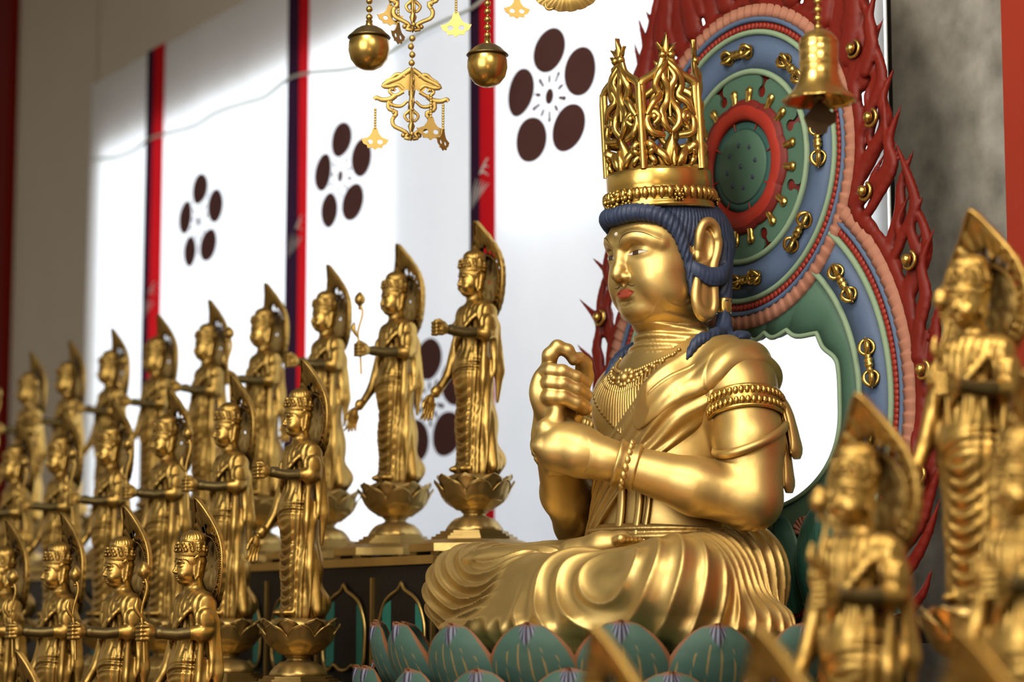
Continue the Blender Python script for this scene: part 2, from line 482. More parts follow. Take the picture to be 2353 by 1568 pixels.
def robe_mesh():
    v = Vol((-.60, -.58, -.078), (.60, .25, .34), .0033)
    lap_field(v)
    def fold(X, Y, Z):
        out = np.zeros(np.broadcast(X, Y, Z).shape, f32)
        # right knee (s=-1): nested bows opening up towards the hip
        kx, ky, kz = -.235, -.30, .215
        rho = np.sqrt((X - kx) ** 2 + ((Y - ky) * 1.0) ** 2 + ((Z - kz) * 1.45) ** 2)
        w = sst(-.06, -.14, X) * sst(.05, .09, rho) * (1 - sst(.36, .42, rho))
        t_ = rho / .038 + .25 * np.sin(3 * Y + 6 * Z); q_ = t_ - np.floor(t_); out -= w * (.0080 * np.where(q_ < .5, sst(0, .5, q_), 1 - sst(.5, 1., q_)) + .0050 * np.exp(-((q_ - .5) / .13) ** 2))
        # left leg: bows nested round the shin in front, opening out into flutes along the thigh
        def cord(q):
            q = q - np.floor(q); return .0075 * np.where(q < .5, sst(0, .5, q), 1 - sst(.5, 1., q)) + .0055 * np.exp(-((q - .5) / .13) ** 2)
        rho = np.sqrt((.6 * (X - .30)) ** 2 + (Y + .455) ** 2 + (.6 * (Z - .165)) ** 2)
        out -= sst(-.01, .07, X) * sst(.02, .05, rho) * (1 - sst(.56, .64, rho)) * cord(rho / .040)
        # lower hem on the seat
        w = (1 - sst(.0, .04, Z)) * sst(-.07, -.05, Z)
        out -= w * .010 * np.sin(34 * X + 9 * np.sin(7 * X))
        return out
    v.op(fold, (-.6, -.58, -.08), (.6, .25, .34), 0, 'a')
    # hem edge crossing from the left shin to the right knee
    P = spline([(.24, -.470, .015), (.05, -.49, .012), (-.15, -.50, .010), (-.3, -.49, .008)], 16)
    v.chain(P, .014, .02)
    v.op(lambda X, Y, Z: Z + 0 * X + 0 * Y + .066, (-.6, -.6, -.09), (.6, .3, -.05), .0, 's')
    return v.mesh()

def shell_piece(name, region, t, mat, parent, lo, hi, h=.004, fold=None, field=torso_field, k=.006, arms=True):
    """a cloth piece lying t above the torso inside a region"""
    v = Vol(lo, hi, h); field(v)
    if arms:
        sh, el = arm_points(1)
        v.chain([sh, .5 * (sh + el) + A([.012, 0, 0]), el], [.085, .082, .071], .045, kk=.02)
    base = v.F.copy()
    ax = [(v.lo[d] + h * np.arange(v.n[d])).astype(f32) for d in range(3)]
    X, Y, Z = ax[0][:, None, None], ax[1][None, :, None], ax[2][None, None, :]
    T = t if fold is None else t + fold(X, Y, Z)
    d = smax(base - T, region(X, Y, Z), k)
    v.F = np.maximum(d, -(base + .012)).astype(f32)
    return v.build(name, mat, parent)

BUD = thing('seated_deity_statue', 'large gilded seated deity statue with blue hair and tall openwork crown on the lotus seat', 'statue', tuple(B0), BTH)
bV, bQ, (hV, hQ), WR = body_mesh()
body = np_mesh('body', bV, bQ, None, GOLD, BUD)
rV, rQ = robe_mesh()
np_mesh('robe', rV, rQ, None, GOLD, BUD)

HEADB = BVHTree.FromPolygons([Vector(p) for p in hV.tolist()], hQ.tolist())
def onface(x, z, off=.0007):
    r = HEADB.ray_cast(Vector((x, -.4, z)), Vector((0, 1, 0)))
    p = r[0] + Vector((0, -1, 0)) * off + r[1] * off * .3
    return (p.x, p.y, p.z)
def face_patch(mb, top, bot, nu=24, nv=5, off=.0007):
    """patch between two 2D curves given as point lists (x,z)"""
    t, b = spline([(x, 0, z) for x, z in top], nu), spline([(x, 0, z) for x, z in bot], nu)
    P = A([[onface(*( (t[i] * (1 - j / (nv - 1)) + b[i] * j / (nv - 1))[[0, 2]] ), off) for j in range(nv)] for i in range(nu)])
    return mb.grid(P)
def face_line(mb, pts, r, n=30):
    c = spline([(x, 0, z) for x, z in pts], n)
    taper = np.sin(np.linspace(.12, PI - .12, n)) ** .6
    return mb.tube([onface(p[0], p[2], 0) for p in c], r * taper, 6)

INK = paint_mat('ink_dark', (.02, .014, .01), (.03, .02, .012), rough=.5, ao=0, bump=0)
WHITE = paint_mat('eye_white', (.62, .57, .46), (.66, .6, .5), rough=.25, ao=0, bump=0)
LIP = paint_mat('lip_red', (.30, .045, .022), (.36, .065, .03), rough=.45, ao=0, bump=0)
IRIS = paint_mat('iris_brown', (.045, .02, .012), (.06, .03, .015), rough=.15, ao=0, bump=0)
for s in (-1, 1):
    up = [(s * .023, .9098), (s * .035, .9148), (s * .051, .9172), (s * .068, .9165), (s * .081, .9140)]
    lo_ = [(s * .023, .9095), (s * .035, .9078), (s * .051, .9078), (s * .068, .9098), (s * .081, .9135)]
    e = face_patch(MB(), up, lo_).build('eye', WHITE, BUD)
    up2 = [(s * .041, .9160), (s * .047, .9168), (s * .054, .9172), (s * .060, .9170)]
    lo2 = [(s * .041, .9080), (s * .047, .9079), (s * .054, .9081), (s * .060, .9088)]
    face_patch(MB(), up2, lo2, off=.0014).build('iris', IRIS, e)
    face_line(face_line(MB(), up, .0014), [(x, z - .0002) for x, z in lo_], .0006).build('eyeliner', INK, e)
    face_line(MB(), [(s * .017, .938), (s * .034, .9545), (s * .057, .9610), (s * .080, .9570), (s * .104, .9400)], .0013).build('eyebrow', INK, BUD)
mb = MB()
for s in (-1, 1):
    face_line(mb, [(s * .005, .8355), (s * .014, .8395), (s * .023, .8355), (s * .033, .8335), (s * .041, .8360)], .0010)
face_line(mb, [(.0, .788), (.002, .794), (.007, .797), (.005, .802), (-.001, .801)], .0008)
mb.build('moustache', INK, BUD)
mb = MB()
face_patch(mb, [(-.036, .8190), (-.022, .8255), (-.008, .8292), (0, .8275), (.008, .8292), (.022, .8255), (.036, .8190)],
           [(-.036, .8186), (-.018, .8176), (0, .8186), (.018, .8176), (.036, .8186)], 30, 6)
face_patch(mb, [(-.034, .8186), (-.018, .8174), (0, .8184), (.018, .8174), (.034, .8186)],
           [(-.034, .8182), (-.018, .8085), (0, .8058), (.018, .8085), (.034, .8182)], 30, 6)
mb.build('lips', LIP, BUD)
MB().ball(onface(0, .962, -.001), .006, 8, 12).build('forehead_jewel', WHITE, BUD)

# ---------------------------------------------------------------- hair
def hair():
    v = Vol((-.17, -.25, .70), (.17, .16, 1.09), .0024)
    v.ell((0, -.028, .975), (.130, .160, .120))
    v.rc((0, .042, .94), (0, .058, .80), .106, .080, .05)
    def cut(X, Y, Z):
        ph = np.degrees(np.arctan2(np.abs(X), -(Y + .035)))
        zh = np.interp(ph, [0, 12, 30, 50, 60, 66, 70, 75, 79, 82, 87, 92, 110, 180], [.994, .992, 1.000, .994, .978, .950, .912, .87, .838, .868, .895, .90, .79, .79])
        return (zh - Z).astype(f32) * .75
    sl, X, Y, Z = v.win(v.lo, v.lo + (v.n - 1) * v.h, 0)
    v.F = smax(v.F, cut(X, Y, Z), .012).astype(f32)
    # rolled fringe
    for s in (-1, 1):
        P = spline([(0, -.187, 1.006), (s * .04, -.181, 1.010), (s * .078, -.153, 1.008), (s * .102, -.115, .992), (s * .114, -.085, .955), (s * .118, -.066, .905)], 22)
        v.chain(P, np.concatenate([np.full(11, .017), np.linspace(.017, .009, 11)]), .012)
        v.rc((s * .117, -.06, .90), (s * .118, -.045, .80), .012, .006, .012)
        # lock behind the ear, then two tails on the shoulder
        v.rc((s * .095, .050, .93), (s * .112, .054, .805), .040, .020, .02)
    def strand(X, Y, Z):
        ph = np.arctan2(np.abs(X), -(Y + .03))
        return .0012 * np.sin(74 * ph - 95 * Z + 2.2 * np.sin(30 * Z + 5 * ph)) + .0007 * np.sin(150 * ph - 160 * Z + 2 * np.sin(21 * ph))
    v.op(strand, v.lo, v.lo + v.n * v.h, 0, 'a')
    for s in (-1, 1):
        for k in range(6):
            q = (k - 2.5) / 2.5; dz = .0165 * q; dx = .005 * (1 - q * q)
            P = spline([(s * .119, -.056, .884 + dz * .5), (s * (.132 + dx), -.038, .868 + dz * .8), (s * (.140 + dx), -.004, .856 + dz), (s * (.138 + dx), .032, .864 + dz), (s * .118, .070, .892 + dz)], 14)
            v.chain(P, [.005] + [.0068] * 12 + [.005], .0022)
    v.build('hair', HAIR, BUD)
    for s in (-1, 1):
        mb = MB()
        mb.lathe([(.018, .755), (.021, .758), (.019, .764), (.0215, .769), (.019, .774), (.0215, .779), (.019, .784), (.021, .79), (.018, .793)], 20, (s * .113, .054, .018))
        mb.build('hair_tie', GOLD_TRIM, BUD)
hair()

# ---------------------------------------------------------------- crown
def ogee(w, h0, h1, n=14):
    """half-profile list of points from (w,h0) to (0,h1) : shoulders, waist, peak"""
    return spline([(w, 0, h0), (w * .86, 0, h0 + .18 * (h1 - h0)), (w * .55, 0, h0 + .36 * (h1 - h0)), (w * .28, 0, h0 + .60 * (h1 - h0)), (w * .13, 0, h1)], n)[:, [0, 2]]

def crown():
    root = bpy.data.objects.new('crown', None); link(root, BUD)
    root.scale = (.89, .89, 1.0); root.location = (0, -.050, 1.028); root.rotation_euler = (rad(-3.5), 0, 0)   # negative tips the front down
    root.rotation_euler = (rad(3.5), 0, 0)
    # headband
    mb = MB()
    ey = 1.06
    prof = [(.139, 0), (.146, .002), (.148, .007), (.145, .011), (.147, .014), (.144, .018), (.143, .022), (.147, .03), (.149, .044), (.146, .047), (.140, .048), (.139, .052), (.141, .060), (.1415, .092), (.139, .098), (.126, .098), (.126, .0)]
    def rm(a, k): return np.sqrt((np.cos(a)) ** 2 + (ey * np.sin(a)) ** 2)
    mb.lathe(prof, 96, rmod=rm, caps=False)
    mb.build('crown_band', GOLD_TRIM, root)
    mb = MB()
    for i in range(42):
        a = 2 * PI * i / 42
        d = A([math.cos(a), ey * math.sin(a), 0]); c = d * .146 + A([0, 0, .036])
        mb.ball(c, (.0102, .0102, .0155), 8, 10)
    mb.build('petal_row', GOLD_TRIM, root)
    # flower clusters: big one at the forehead, small ones at panel corners
    mb = MB()
    for a0, sc in ((-90, 1.25), (-74, .95), (-106, .95), (-18, .8), (198, .8), (54, .8), (126, .8)):
        mb = MB(); a = rad(a0); d = A([math.cos(a), math.sin(a), 0]); t = A([-d[1], d[0], 0]); c = d * .150 * (1 + .06 * abs(d[1])) + A([0, 0, .026])
        mb.ball(c + d * .004, .008 * sc, 8, 10)
        for k in range(8):
            q = 2 * PI * k / 8
            mb.ball(c + sc * .0135 * (math.cos(q) * t + math.sin(q) * A([0, 0, 1.])), .0058 * sc, 6, 8)
        for k in range(4):
            q = 2 * PI * k / 4 + PI / 4
            mb.ball(c + sc * .022 * (math.cos(q) * t * .8 + math.sin(q) * A([0, 0, 1.])), .0042 * sc, 6, 8)
        mb.build('flower_ornament', GOLD_TRIM, root)
    # five openwork panels
    R5 = .1435; half = R5 * math.sin(rad(36)) + .0015; ap = R5 * math.cos(rad(36))
    zb, zs, zt = .098, .300, .372
    for p in range(5):
        a0 = rad(-90 + 72 * p); d = A([math.cos(a0), math.sin(a0), 0]); t = A([-d[1], d[0], 0])
        F = lambda a, b, h: d * (ap + h - .05 * 0) + t * a * (1 - .05 * (b - zb) / .2) + A([0, 0, b])
        pr = bpy.data.objects.new('crown_panel', None); link(pr, root)
        mb = MB()
        # mullions, sill and the ogee arch, as stout bars
        og = ogee(half, zs, zt); fl = (d, .75)
        for s in (-1, 1):
            mb.tube([F(s * x, z, 0) for x, z in og], np.interp(np.linspace(0, 1, len(og)), [0, .5, 1], [.0120, .0110, .0105]), 10, flat=fl)
            mb.tube([F(s * (half - .004), z, 0) for z in (zb - .003, zb + .06, zs - .05, zs)], .0110, 10, flat=fl)
        mb.prism([(-half, zb - .003), (half, zb - .003), (half, zb + .006), (-half, zb + .006)], -.008, .006, F)
        va = a0 + rad(36); q_ = R5 * 1.018; mb.tube([(q_ * math.cos(va), q_ * math.sin(va), z) for z in (zb - .003, zb + .06, zs - .02, zs + .006)], [.0085, .0085, .0085, .006], 10)
        mb.build('panel_frame', GOLD_TRIM, pr)
        # finial
        mb = MB()
        for s in (-1, 1):
            mb.ball(F(s * .013, zt + .004, .004), (.0120, .0120, .0105), 8, 10)
        mb.prism([(-.012, zt - .012), (.012, zt - .012), (.016, zt + .010), (-.016, zt + .010)], -.006, .006, F)
        def leaf(c, dr, L, w, th=.008):
            dr = A(dr) / np.linalg.norm(dr); nr = A([-dr[1], dr[0]])
            P = []
            for u in np.linspace(0, 1, 12):
                ww = w * (math.sin(PI * min(1, u * .62 + .28)) ** 1.3) * (1 - u ** 4) + 1e-4
                q = A(c) + dr * L * u
                P.append([F(*(q - nr * ww), -.002), F(*(q - nr * ww * .4), th * .55), F(*q, th), F(*(q + nr * ww * .4), th * .55), F(*(q + nr * ww), -.002), F(*q, -.006)])
            mb.grid(P, closev=True)
        leaf((0, zt + .004), (0, 1), .056, .0165, .010)
        leaf((-.006, zt + .010), (-.75, .75), .036, .0100, .008); leaf((.006, zt + .010), (.75, .75), .036, .0100, .008)
        mb.build('finial', GOLD_TRIM, pr)
        # scroll tracery
        mb = MB()
        def scroll(pts, r0, r1, n=22, dep=.004, amp=.006):
            c = spline([(x, 0, z) for x, z in pts], n); u = np.linspace(0, 1, n)
            rr = 1.6 * (r0 + (r1 - r0) * np.abs(2 * u - 1) ** 1.5)
            mb.tube([F(q[0], q[2], dep + amp * math.sin(3.2 * k / n * PI)) for k, q in enumerate(c)], rr, 8)
        H = .205
        for s in (-1, 1):
            Z = lambda z: zb + z
            scroll([(s * .012, Z(.005)), (s * .034, Z(.035)), (s * .058, Z(.048)), (s * .070, Z(.060))], .0085, .006)
            scroll([(s * .022, Z(.078)), (s * .060, Z(.085)), (s * .070, Z(.115)), (s * .052, Z(.138)), (s * .036, Z(.122)), (s * .048, Z(.108))], .0072, .005)
            scroll([(-s * .004, Z(.082)), (s * .020, Z(.105)), (s * .026, Z(.135)), (s * .006, Z(.165)), (s * .004, Z(.195)), (s * .018, Z(.222)), (s * .004, Z(.248))], .0080, .0045, 30)
            scroll([(s * .070, Z(.130)), (s * .050, Z(.160)), (s * .028, Z(.178)), (s * .040, Z(.205)), (s * .026, Z(.235)), (s * .002, Z(.262))], .0075, .0045, 28)
            scroll([(s * .052, Z(.008)), (s * .064, Z(.030)), (s * .060, Z(.050))], .006, .004)
            mb.ball(F(s * .050, Z(.124), .008), .010, 8, 10)
        mb.build('tracery', GOLD_TRIM, pr)
        mb = MB()
        leaf((0, zb), (0, 1), .088, .034, .016)
        leaf((0, zb + .002), (0, 1), .050, .016, .026)
        leaf((-.022, zb), (-.55, 1), .056, .017, .008); leaf((.022, zb), (.55, 1), .056, .017, .008)
        mb.build('lotus_bud', GOLD_TRIM, pr)
        for zz in (.125, .205):
            mb = MB(); leaf((0, zb + zz), (0, 1), .05, .010, .010); mb.build('bud_leaf', GOLD_TRIM, pr)
crown()

# ---------------------------------------------------------------- clothes and jewels on the body
def sash_region(X, Y, Z):
    c = .405 + .95 * X + .10 * X * X
    d = np.abs(Z - c) / 1.38 - (.078 - .02 * sst(.45, .62, Z))
    d = np.maximum(d, Y + .02 * 0 - .10)
    return np.maximum(d, X - .24)
def sash_fold(X, Y, Z):
    q = (Z - (.405 + .95 * X)) / 1.38
    return .007 * ridge((q + .03 * X) / .030) - .002
shell_piece('sash', sash_region, .010, GOLD, BUD, (-.25, -.26, .15), (.30, .13, .74), .0034, sash_fold, arms=False)
def cap_region(P, r):
    def fn(X, Y, Z):
        d = None
        for i in range(len(P) - 1):
            a, b = A(P[i]), A(P[i + 1]); ab = b - a; L = ab @ ab
            x, y, z = X - a[0], Y - a[1], Z - a[2]
            t = np.clip((x * ab[0] + y * ab[1] + z * ab[2]) / L, 0, 1)
            e = np.sqrt((x - t * ab[0]) ** 2 + (y - t * ab[1]) ** 2 + (z - t * ab[2]) ** 2) - (r[i] + t * (r[i + 1] - r[i]))
            d = e if d is None else np.minimum(d, e)
        return d
    return fn
shawlP = [(.078, -.20, .500), (.115, -.18, .545), (.165, -.13, .598), (.205, -.06, .632), (.222, .02, .648), (.20, .12, .63)]
def shawl_fold(X, Y, Z):
    return .0035 * np.sin((Z * .8 - X * .75 - .25 * Y) * 2 * PI / .085 + 1.0) + .004 * ridge((Z * .8 - X * .75 - .25 * Y) / .06)
shell_piece('shawl', cap_region(shawlP, [.030, .048, .062, .070, .074, .07]), .013, GOLD, BUD, (.0, -.28, .42), (.40, .24, .80), .0036, shawl_fold, k=.010)
# loose locks lying on the shoulders, over the shawl
def locks():
    me = bpy.data.objects['shawl'].data; n = len(me.vertices); co = np.empty(n * 3, f32); me.vertices.foreach_get('co', co)
    SB = BVHTree.FromPolygons([Vector(p) for p in co.reshape(-1, 3).tolist()], [tuple(p.vertices) for p in me.polygons])
    TB_ = BVHTree.FromPolygons([Vector(p) for p in bV.tolist()], bQ.tolist())
    def top(x, y, lift):
        z = -1
        for b in (SB, TB_):
            h = b.ray_cast(Vector((x, y, .74)), Vector((0, 0, -1)))[0]
            if h: z = max(z, h.z)
        return (x, y, z + lift)
    for s in (-1, 1):
        t = Vol((min(0, s * .32), -.16, .52), (max(0, s * .32), .14, .82), .003)
        a = [(s * .114, .054, .790), (s * .119, .050, .760), (s * .124, .044, .735)]
        P = a + [top(s * x, y, .003) for x, y in ((.138, .022), (.152, -.004), (.166, -.034), (.172, -.062), (.170, -.085), (.166, -.104))]
        t.chain(spline(P, 26), np.interp(np.linspace(0, 1, 26), [0, .15, .35, .7, .9, 1], [.012, .017, .018, .017, .010, .003]), .006)
        P = a[1:] + [top(s * x, y, .003) for x, y in ((.150, .046), (.176, .046), (.204, .040), (.228, .022), (.245, -.005))]
        t.chain(spline(P, 22), np.interp(np.linspace(0, 1, 22), [0, .15, .35, .7, .9, 1], [.014, .018, .018, .016, .010, .003]), .006)
        t.op(lambda X, Y, Z: .0010 * np.sin(420 * (X - .35 * np.abs(Y)) + 300 * Y) + 0 * Z, t.lo, t.lo + t.n * t.h, 0, 'a')
        t.build('shoulder_lock', HAIR, BUD)
locks()
# waist cloth and tied belt ends
shell_piece('waist_cloth', lambda X, Y, Z: np.maximum(np.abs(Z - .215 + .10 * Y) - .022, -1), .012, GOLD, BUD, (-.28, -.26, .14), (.28, .22, .30), .004, lambda X, Y, Z: .003 * np.sin(Z * 2 * PI / .02), arms=False)

BB = BVHTree.FromPolygons([Vector(p) for p in bV.tolist()], bQ.tolist())
for x0, w in ((.035, .014), (.085, .012), (.107, .009)):
    mb = MB(); P = []
    for z in np.linspace(.345, .215, 14):
        r = BB.ray_cast(Vector((x0, -.30, z)), Vector((0, 1, 0))); P.append(A(r[0]) + A([0, -.006, 0]))
    mb.tube(P, w, 8, flat=(A([0, 1., 0]), .5)); mb.build('belt_end', GOLD, BUD)
# torso surface lookup for jewels
TB = BVHTree.FromPolygons([Vector(p) for p in bV.tolist()], bQ.tolist())
def on_chest(x, z, off=0., y0=-.235):
    r = TB.ray_cast(Vector((x, y0, z)), Vector((0, 1, 0)))
    return A(r[0] - Vector((0, 1, 0)) * off)
mb = MB()
# collar rings and the flower band
for k, (w, z0, dz, r) in enumerate(((.118, .655, .030, .0055), (.150, .640, .062, .0045))):
    P = [on_chest(w * math.sin(t), z0 - dz * math.cos(t) ** 2 + .02 * (1 - math.cos(t)), .002) for t in np.linspace(-1.25, 1.25, 44)]
    for p in P: mb.ball(p, r, 6, 8)
c0 = A([-.004, .612])
for k in range(10):
    q = 2 * PI * k / 10
    mb.ball(on_chest(c0[0] + .024 * math.cos(q), c0[1] + .018 * math.sin(q), .002), .0085, 6, 8)
mb.ball(on_chest(*c0, .004), .014, 8, 10)
for s in (-1, 1):
    for k in range(7):
        u = (k + 1) / 7
        mb.ball(on_chest(c0[0] + s * (.035 + .085 * u), c0[1] + .05 * u * u + .012 * u, .003), .0085 - .003 * u, 6, 8)
        mb.ball(on_chest(c0[0] + s * (.030 + .085 * u), c0[1] - .013 + .05 * u * u + .012 * u, .003), .006, 6, 8)
mb.build('necklace', GOLD, BUD)
mb = MB()
for k in range(25):
    u = (k - 12) / 12
    a = A([c0[0] + .100 * u, c0[1] - .020 + .050 * u * u])
    b = A([c0[0] + .008 + .135 * u, c0[1] - .135 + .105 * abs(u) ** 1.2])
    P = [on_chest(*(a + (b - a) * t), .002) for t in np.linspace(0, 1, 10)]
    mb.tube(P, np.linspace(.0034, .0064, 10), 8)
    mb.ball(P[-1], .0066, 6, 8)
mb.build('necklace_fringe', GOLD, BUD)

def band(name, c, axis, r, prof, mat, n=56, squash=1.0, beads=None, parent=BUD):
    """ring around a limb: profile of (dr, h) swept; beads = (count, dr, h, size)"""
    axis = A(axis, float); axis /= np.linalg.norm(axis)
    u = np.cross(axis, [0, 1, 0.]); u /= np.linalg.norm(u); w = np.cross(axis, u)
    mb = MB(); a = np.linspace(0, 2 * PI, n, endpoint=False)
    P = A([[A(c) + (r + dr) * (math.cos(t) * u + squash * math.sin(t) * w) + axis * h for t in a] for dr, h in prof])
    mb.grid(P, closev=True)
    for bd in beads or ():
        for i in range(bd[0]):
            t = 2 * PI * i / bd[0]
            mb.ball(A(c) + (r + bd[1]) * (math.cos(t) * u + squash * math.sin(t) * w) + axis * bd[2], bd[3], 6, 8)
    return mb.build(name, mat, parent)
for s in (1, -1):
    sh, el = arm_points(s)
    if s < 0: el = A([-.330, -.055, .275])
    md = .5 * (sh + el) + A([s * .016, 0, 0]); ax = sh - el
    c = sh + .20 * (el - sh) + A([s * .008, 0, 0])
    pr = [(.0, -.030), (.004, -.029), (.006, -.024), (.003, -.021), (.004, -.006), (.003, .006), (.004, .021), (.006, .024), (.004, .029), (.0, .030)]
    ab = band('armlet', c, ax, .0875, pr, GOLD_TRIM if s > 0 else GOLD, beads=[(42, .004, -.013, (.0066, .0066, .0105)), (42, .004, .013, (.0066, .0066, .0105))])
    if s > 0:
        # ribbons hanging behind the arm
        for k, (P, rr) in enumerate(((spline([(.300, .070, .555), (.322, .078, .51), (.334, .084, .45), (.338, .086, .405)], 12), [.010, .015, .017, .018, .019, .020, .022, .024, .027, .029, .026, .016]),
                        (spline([(.300, .062, .55), (.318, .064, .47), (.328, .066, .39), (.332, .066, .325)], 14), [.010, .014, .016, .017, .018, .018, .019, .020, .021, .022, .024, .027, .026, .016]))):
            mb = MB(); mb.tube(P, rr, 12, flat=(A([.9, .45, 0]), .45))
            for q in (-.35, .3):
                mb.tube(P[1:-1] + A([.008, -.012 + .03 * q, 0]), .0038, 6)
            mb.build('ribbon', GOLD, ab)
        ax_ = ax / np.linalg.norm(ax); u_ = np.cross(ax_, [0, 1, 0.]); u_ /= np.linalg.norm(u_); w_ = np.cross(ax_, u_)
        for dz, wd in ((0., .011),):
            mb = MB(); P = []
            for q in np.linspace(-2.6, 1.2, 26):
                P.append(c + .0855 * (math.cos(q) * A([1., 0, 0]) * .99 + math.sin(q) * A([0, 1., 0])) + ax_ * (-.075 + dz + .045 * math.sin(q)) + A([.012, -.002, 0]) * (1 - .0 * q) - A([0, 0, .0]))
            mb.tube(P, wd, 8, flat=(A([1., 1., 0]), .9)); mb.build('arm_ribbon', GOLD, ab)
for s in (1, -1):
    w = WR[s]; el = arm_points(s)[1] if s > 0 else A([-.330, -.055, .275])
    ax = w - el; c = w - .05 * ax / np.linalg.norm(ax)
    pr = [(-.004, -.027), (.008, -.026), (.011, -.020), (.006, -.015), (.007, 0), (.006, .015), (.011, .020), (.008, .026), (-.004, .027)]
    band('bracelet', c, ax, .0475, pr, GOLD, beads=[(18, .005, 0, (.0078, .0078, .0105))])
# foot resting on the left thigh, toes up
mb = Vol((-.02, -.42, .12), (.24, -.20, .28), .003)
F0 = A([.0, 0, -.022])
mb.chain([F0 + (.03, -.345, .205), F0 + (.10, -.31, .222), F0 + (.150, -.285, .230)], [.034, .031, .027], .02)
for k in range(5):
    y = -.316 + .0158 * k; mb.rc(F0 + (.155, y + .01, .232), F0 + (.184 - .004 * k, y, .236), .0105, (.0118, .010, .0092, .0085, .0075)[k], .004)
mb.build('foot', GOLD, BUD)
# flat cloth fold lying over the right shin
mb = Vol((-.5, -.46, .15), (.02, -.18, .27), .0034)
mb.chain(spline([(-.37, -.37, .168), (-.28, -.36, .178), (-.18, -.33, .180), (-.08, -.28, .185)], 10), [.022, .030, .034, .038, .04, .042, .042, .042, .038, .03], .02, flat=(A([0, 0, 1.]), .5))
mb.op(lambda X, Y, Z: .003 * np.sin((Y - .35 * X) * 2 * PI / .026) + 0 * Z, mb.lo, mb.lo + mb.n * mb.h, 0, 'a')
mb.build('robe_flap', GOLD, BUD)
# ================================================================ row frame: local X runs along the rows, -Y faces the hall
A1W = A([-.104, 6.30, 0.])
RM = np.array(Matrix.Rotation(RTH, 3, 'Z'))
def row(x, y, z): return RM @ A([x, y, z], float) + A1W
def ray(px, py):
    a = (px - 2353 / 2) / 5200; b = -(py - 784) / 5200; c, s = math.cos(PITCH), math.sin(PITCH)
    r = A([a, c - b * s, s + b * c]); return r / r[1]
def on_row_plane(px, py, Y):
    """where the sight line of a photo point meets the wall-parallel plane local Y (used once, to measure the place)"""
    r = RM.T @ ray(px, py); o = RM.T @ (-A1W); return o + (Y - o[1]) / r[1] * r

# ================================================================ standing gilded statues
DARKGOLD = gold_mat('gold_dark_patina', (.20, .15, .06), (.05, .035, .012), rough=.42, ao=.02, dust=.3, bump=.0005, dustc=(.4, .35, .25))

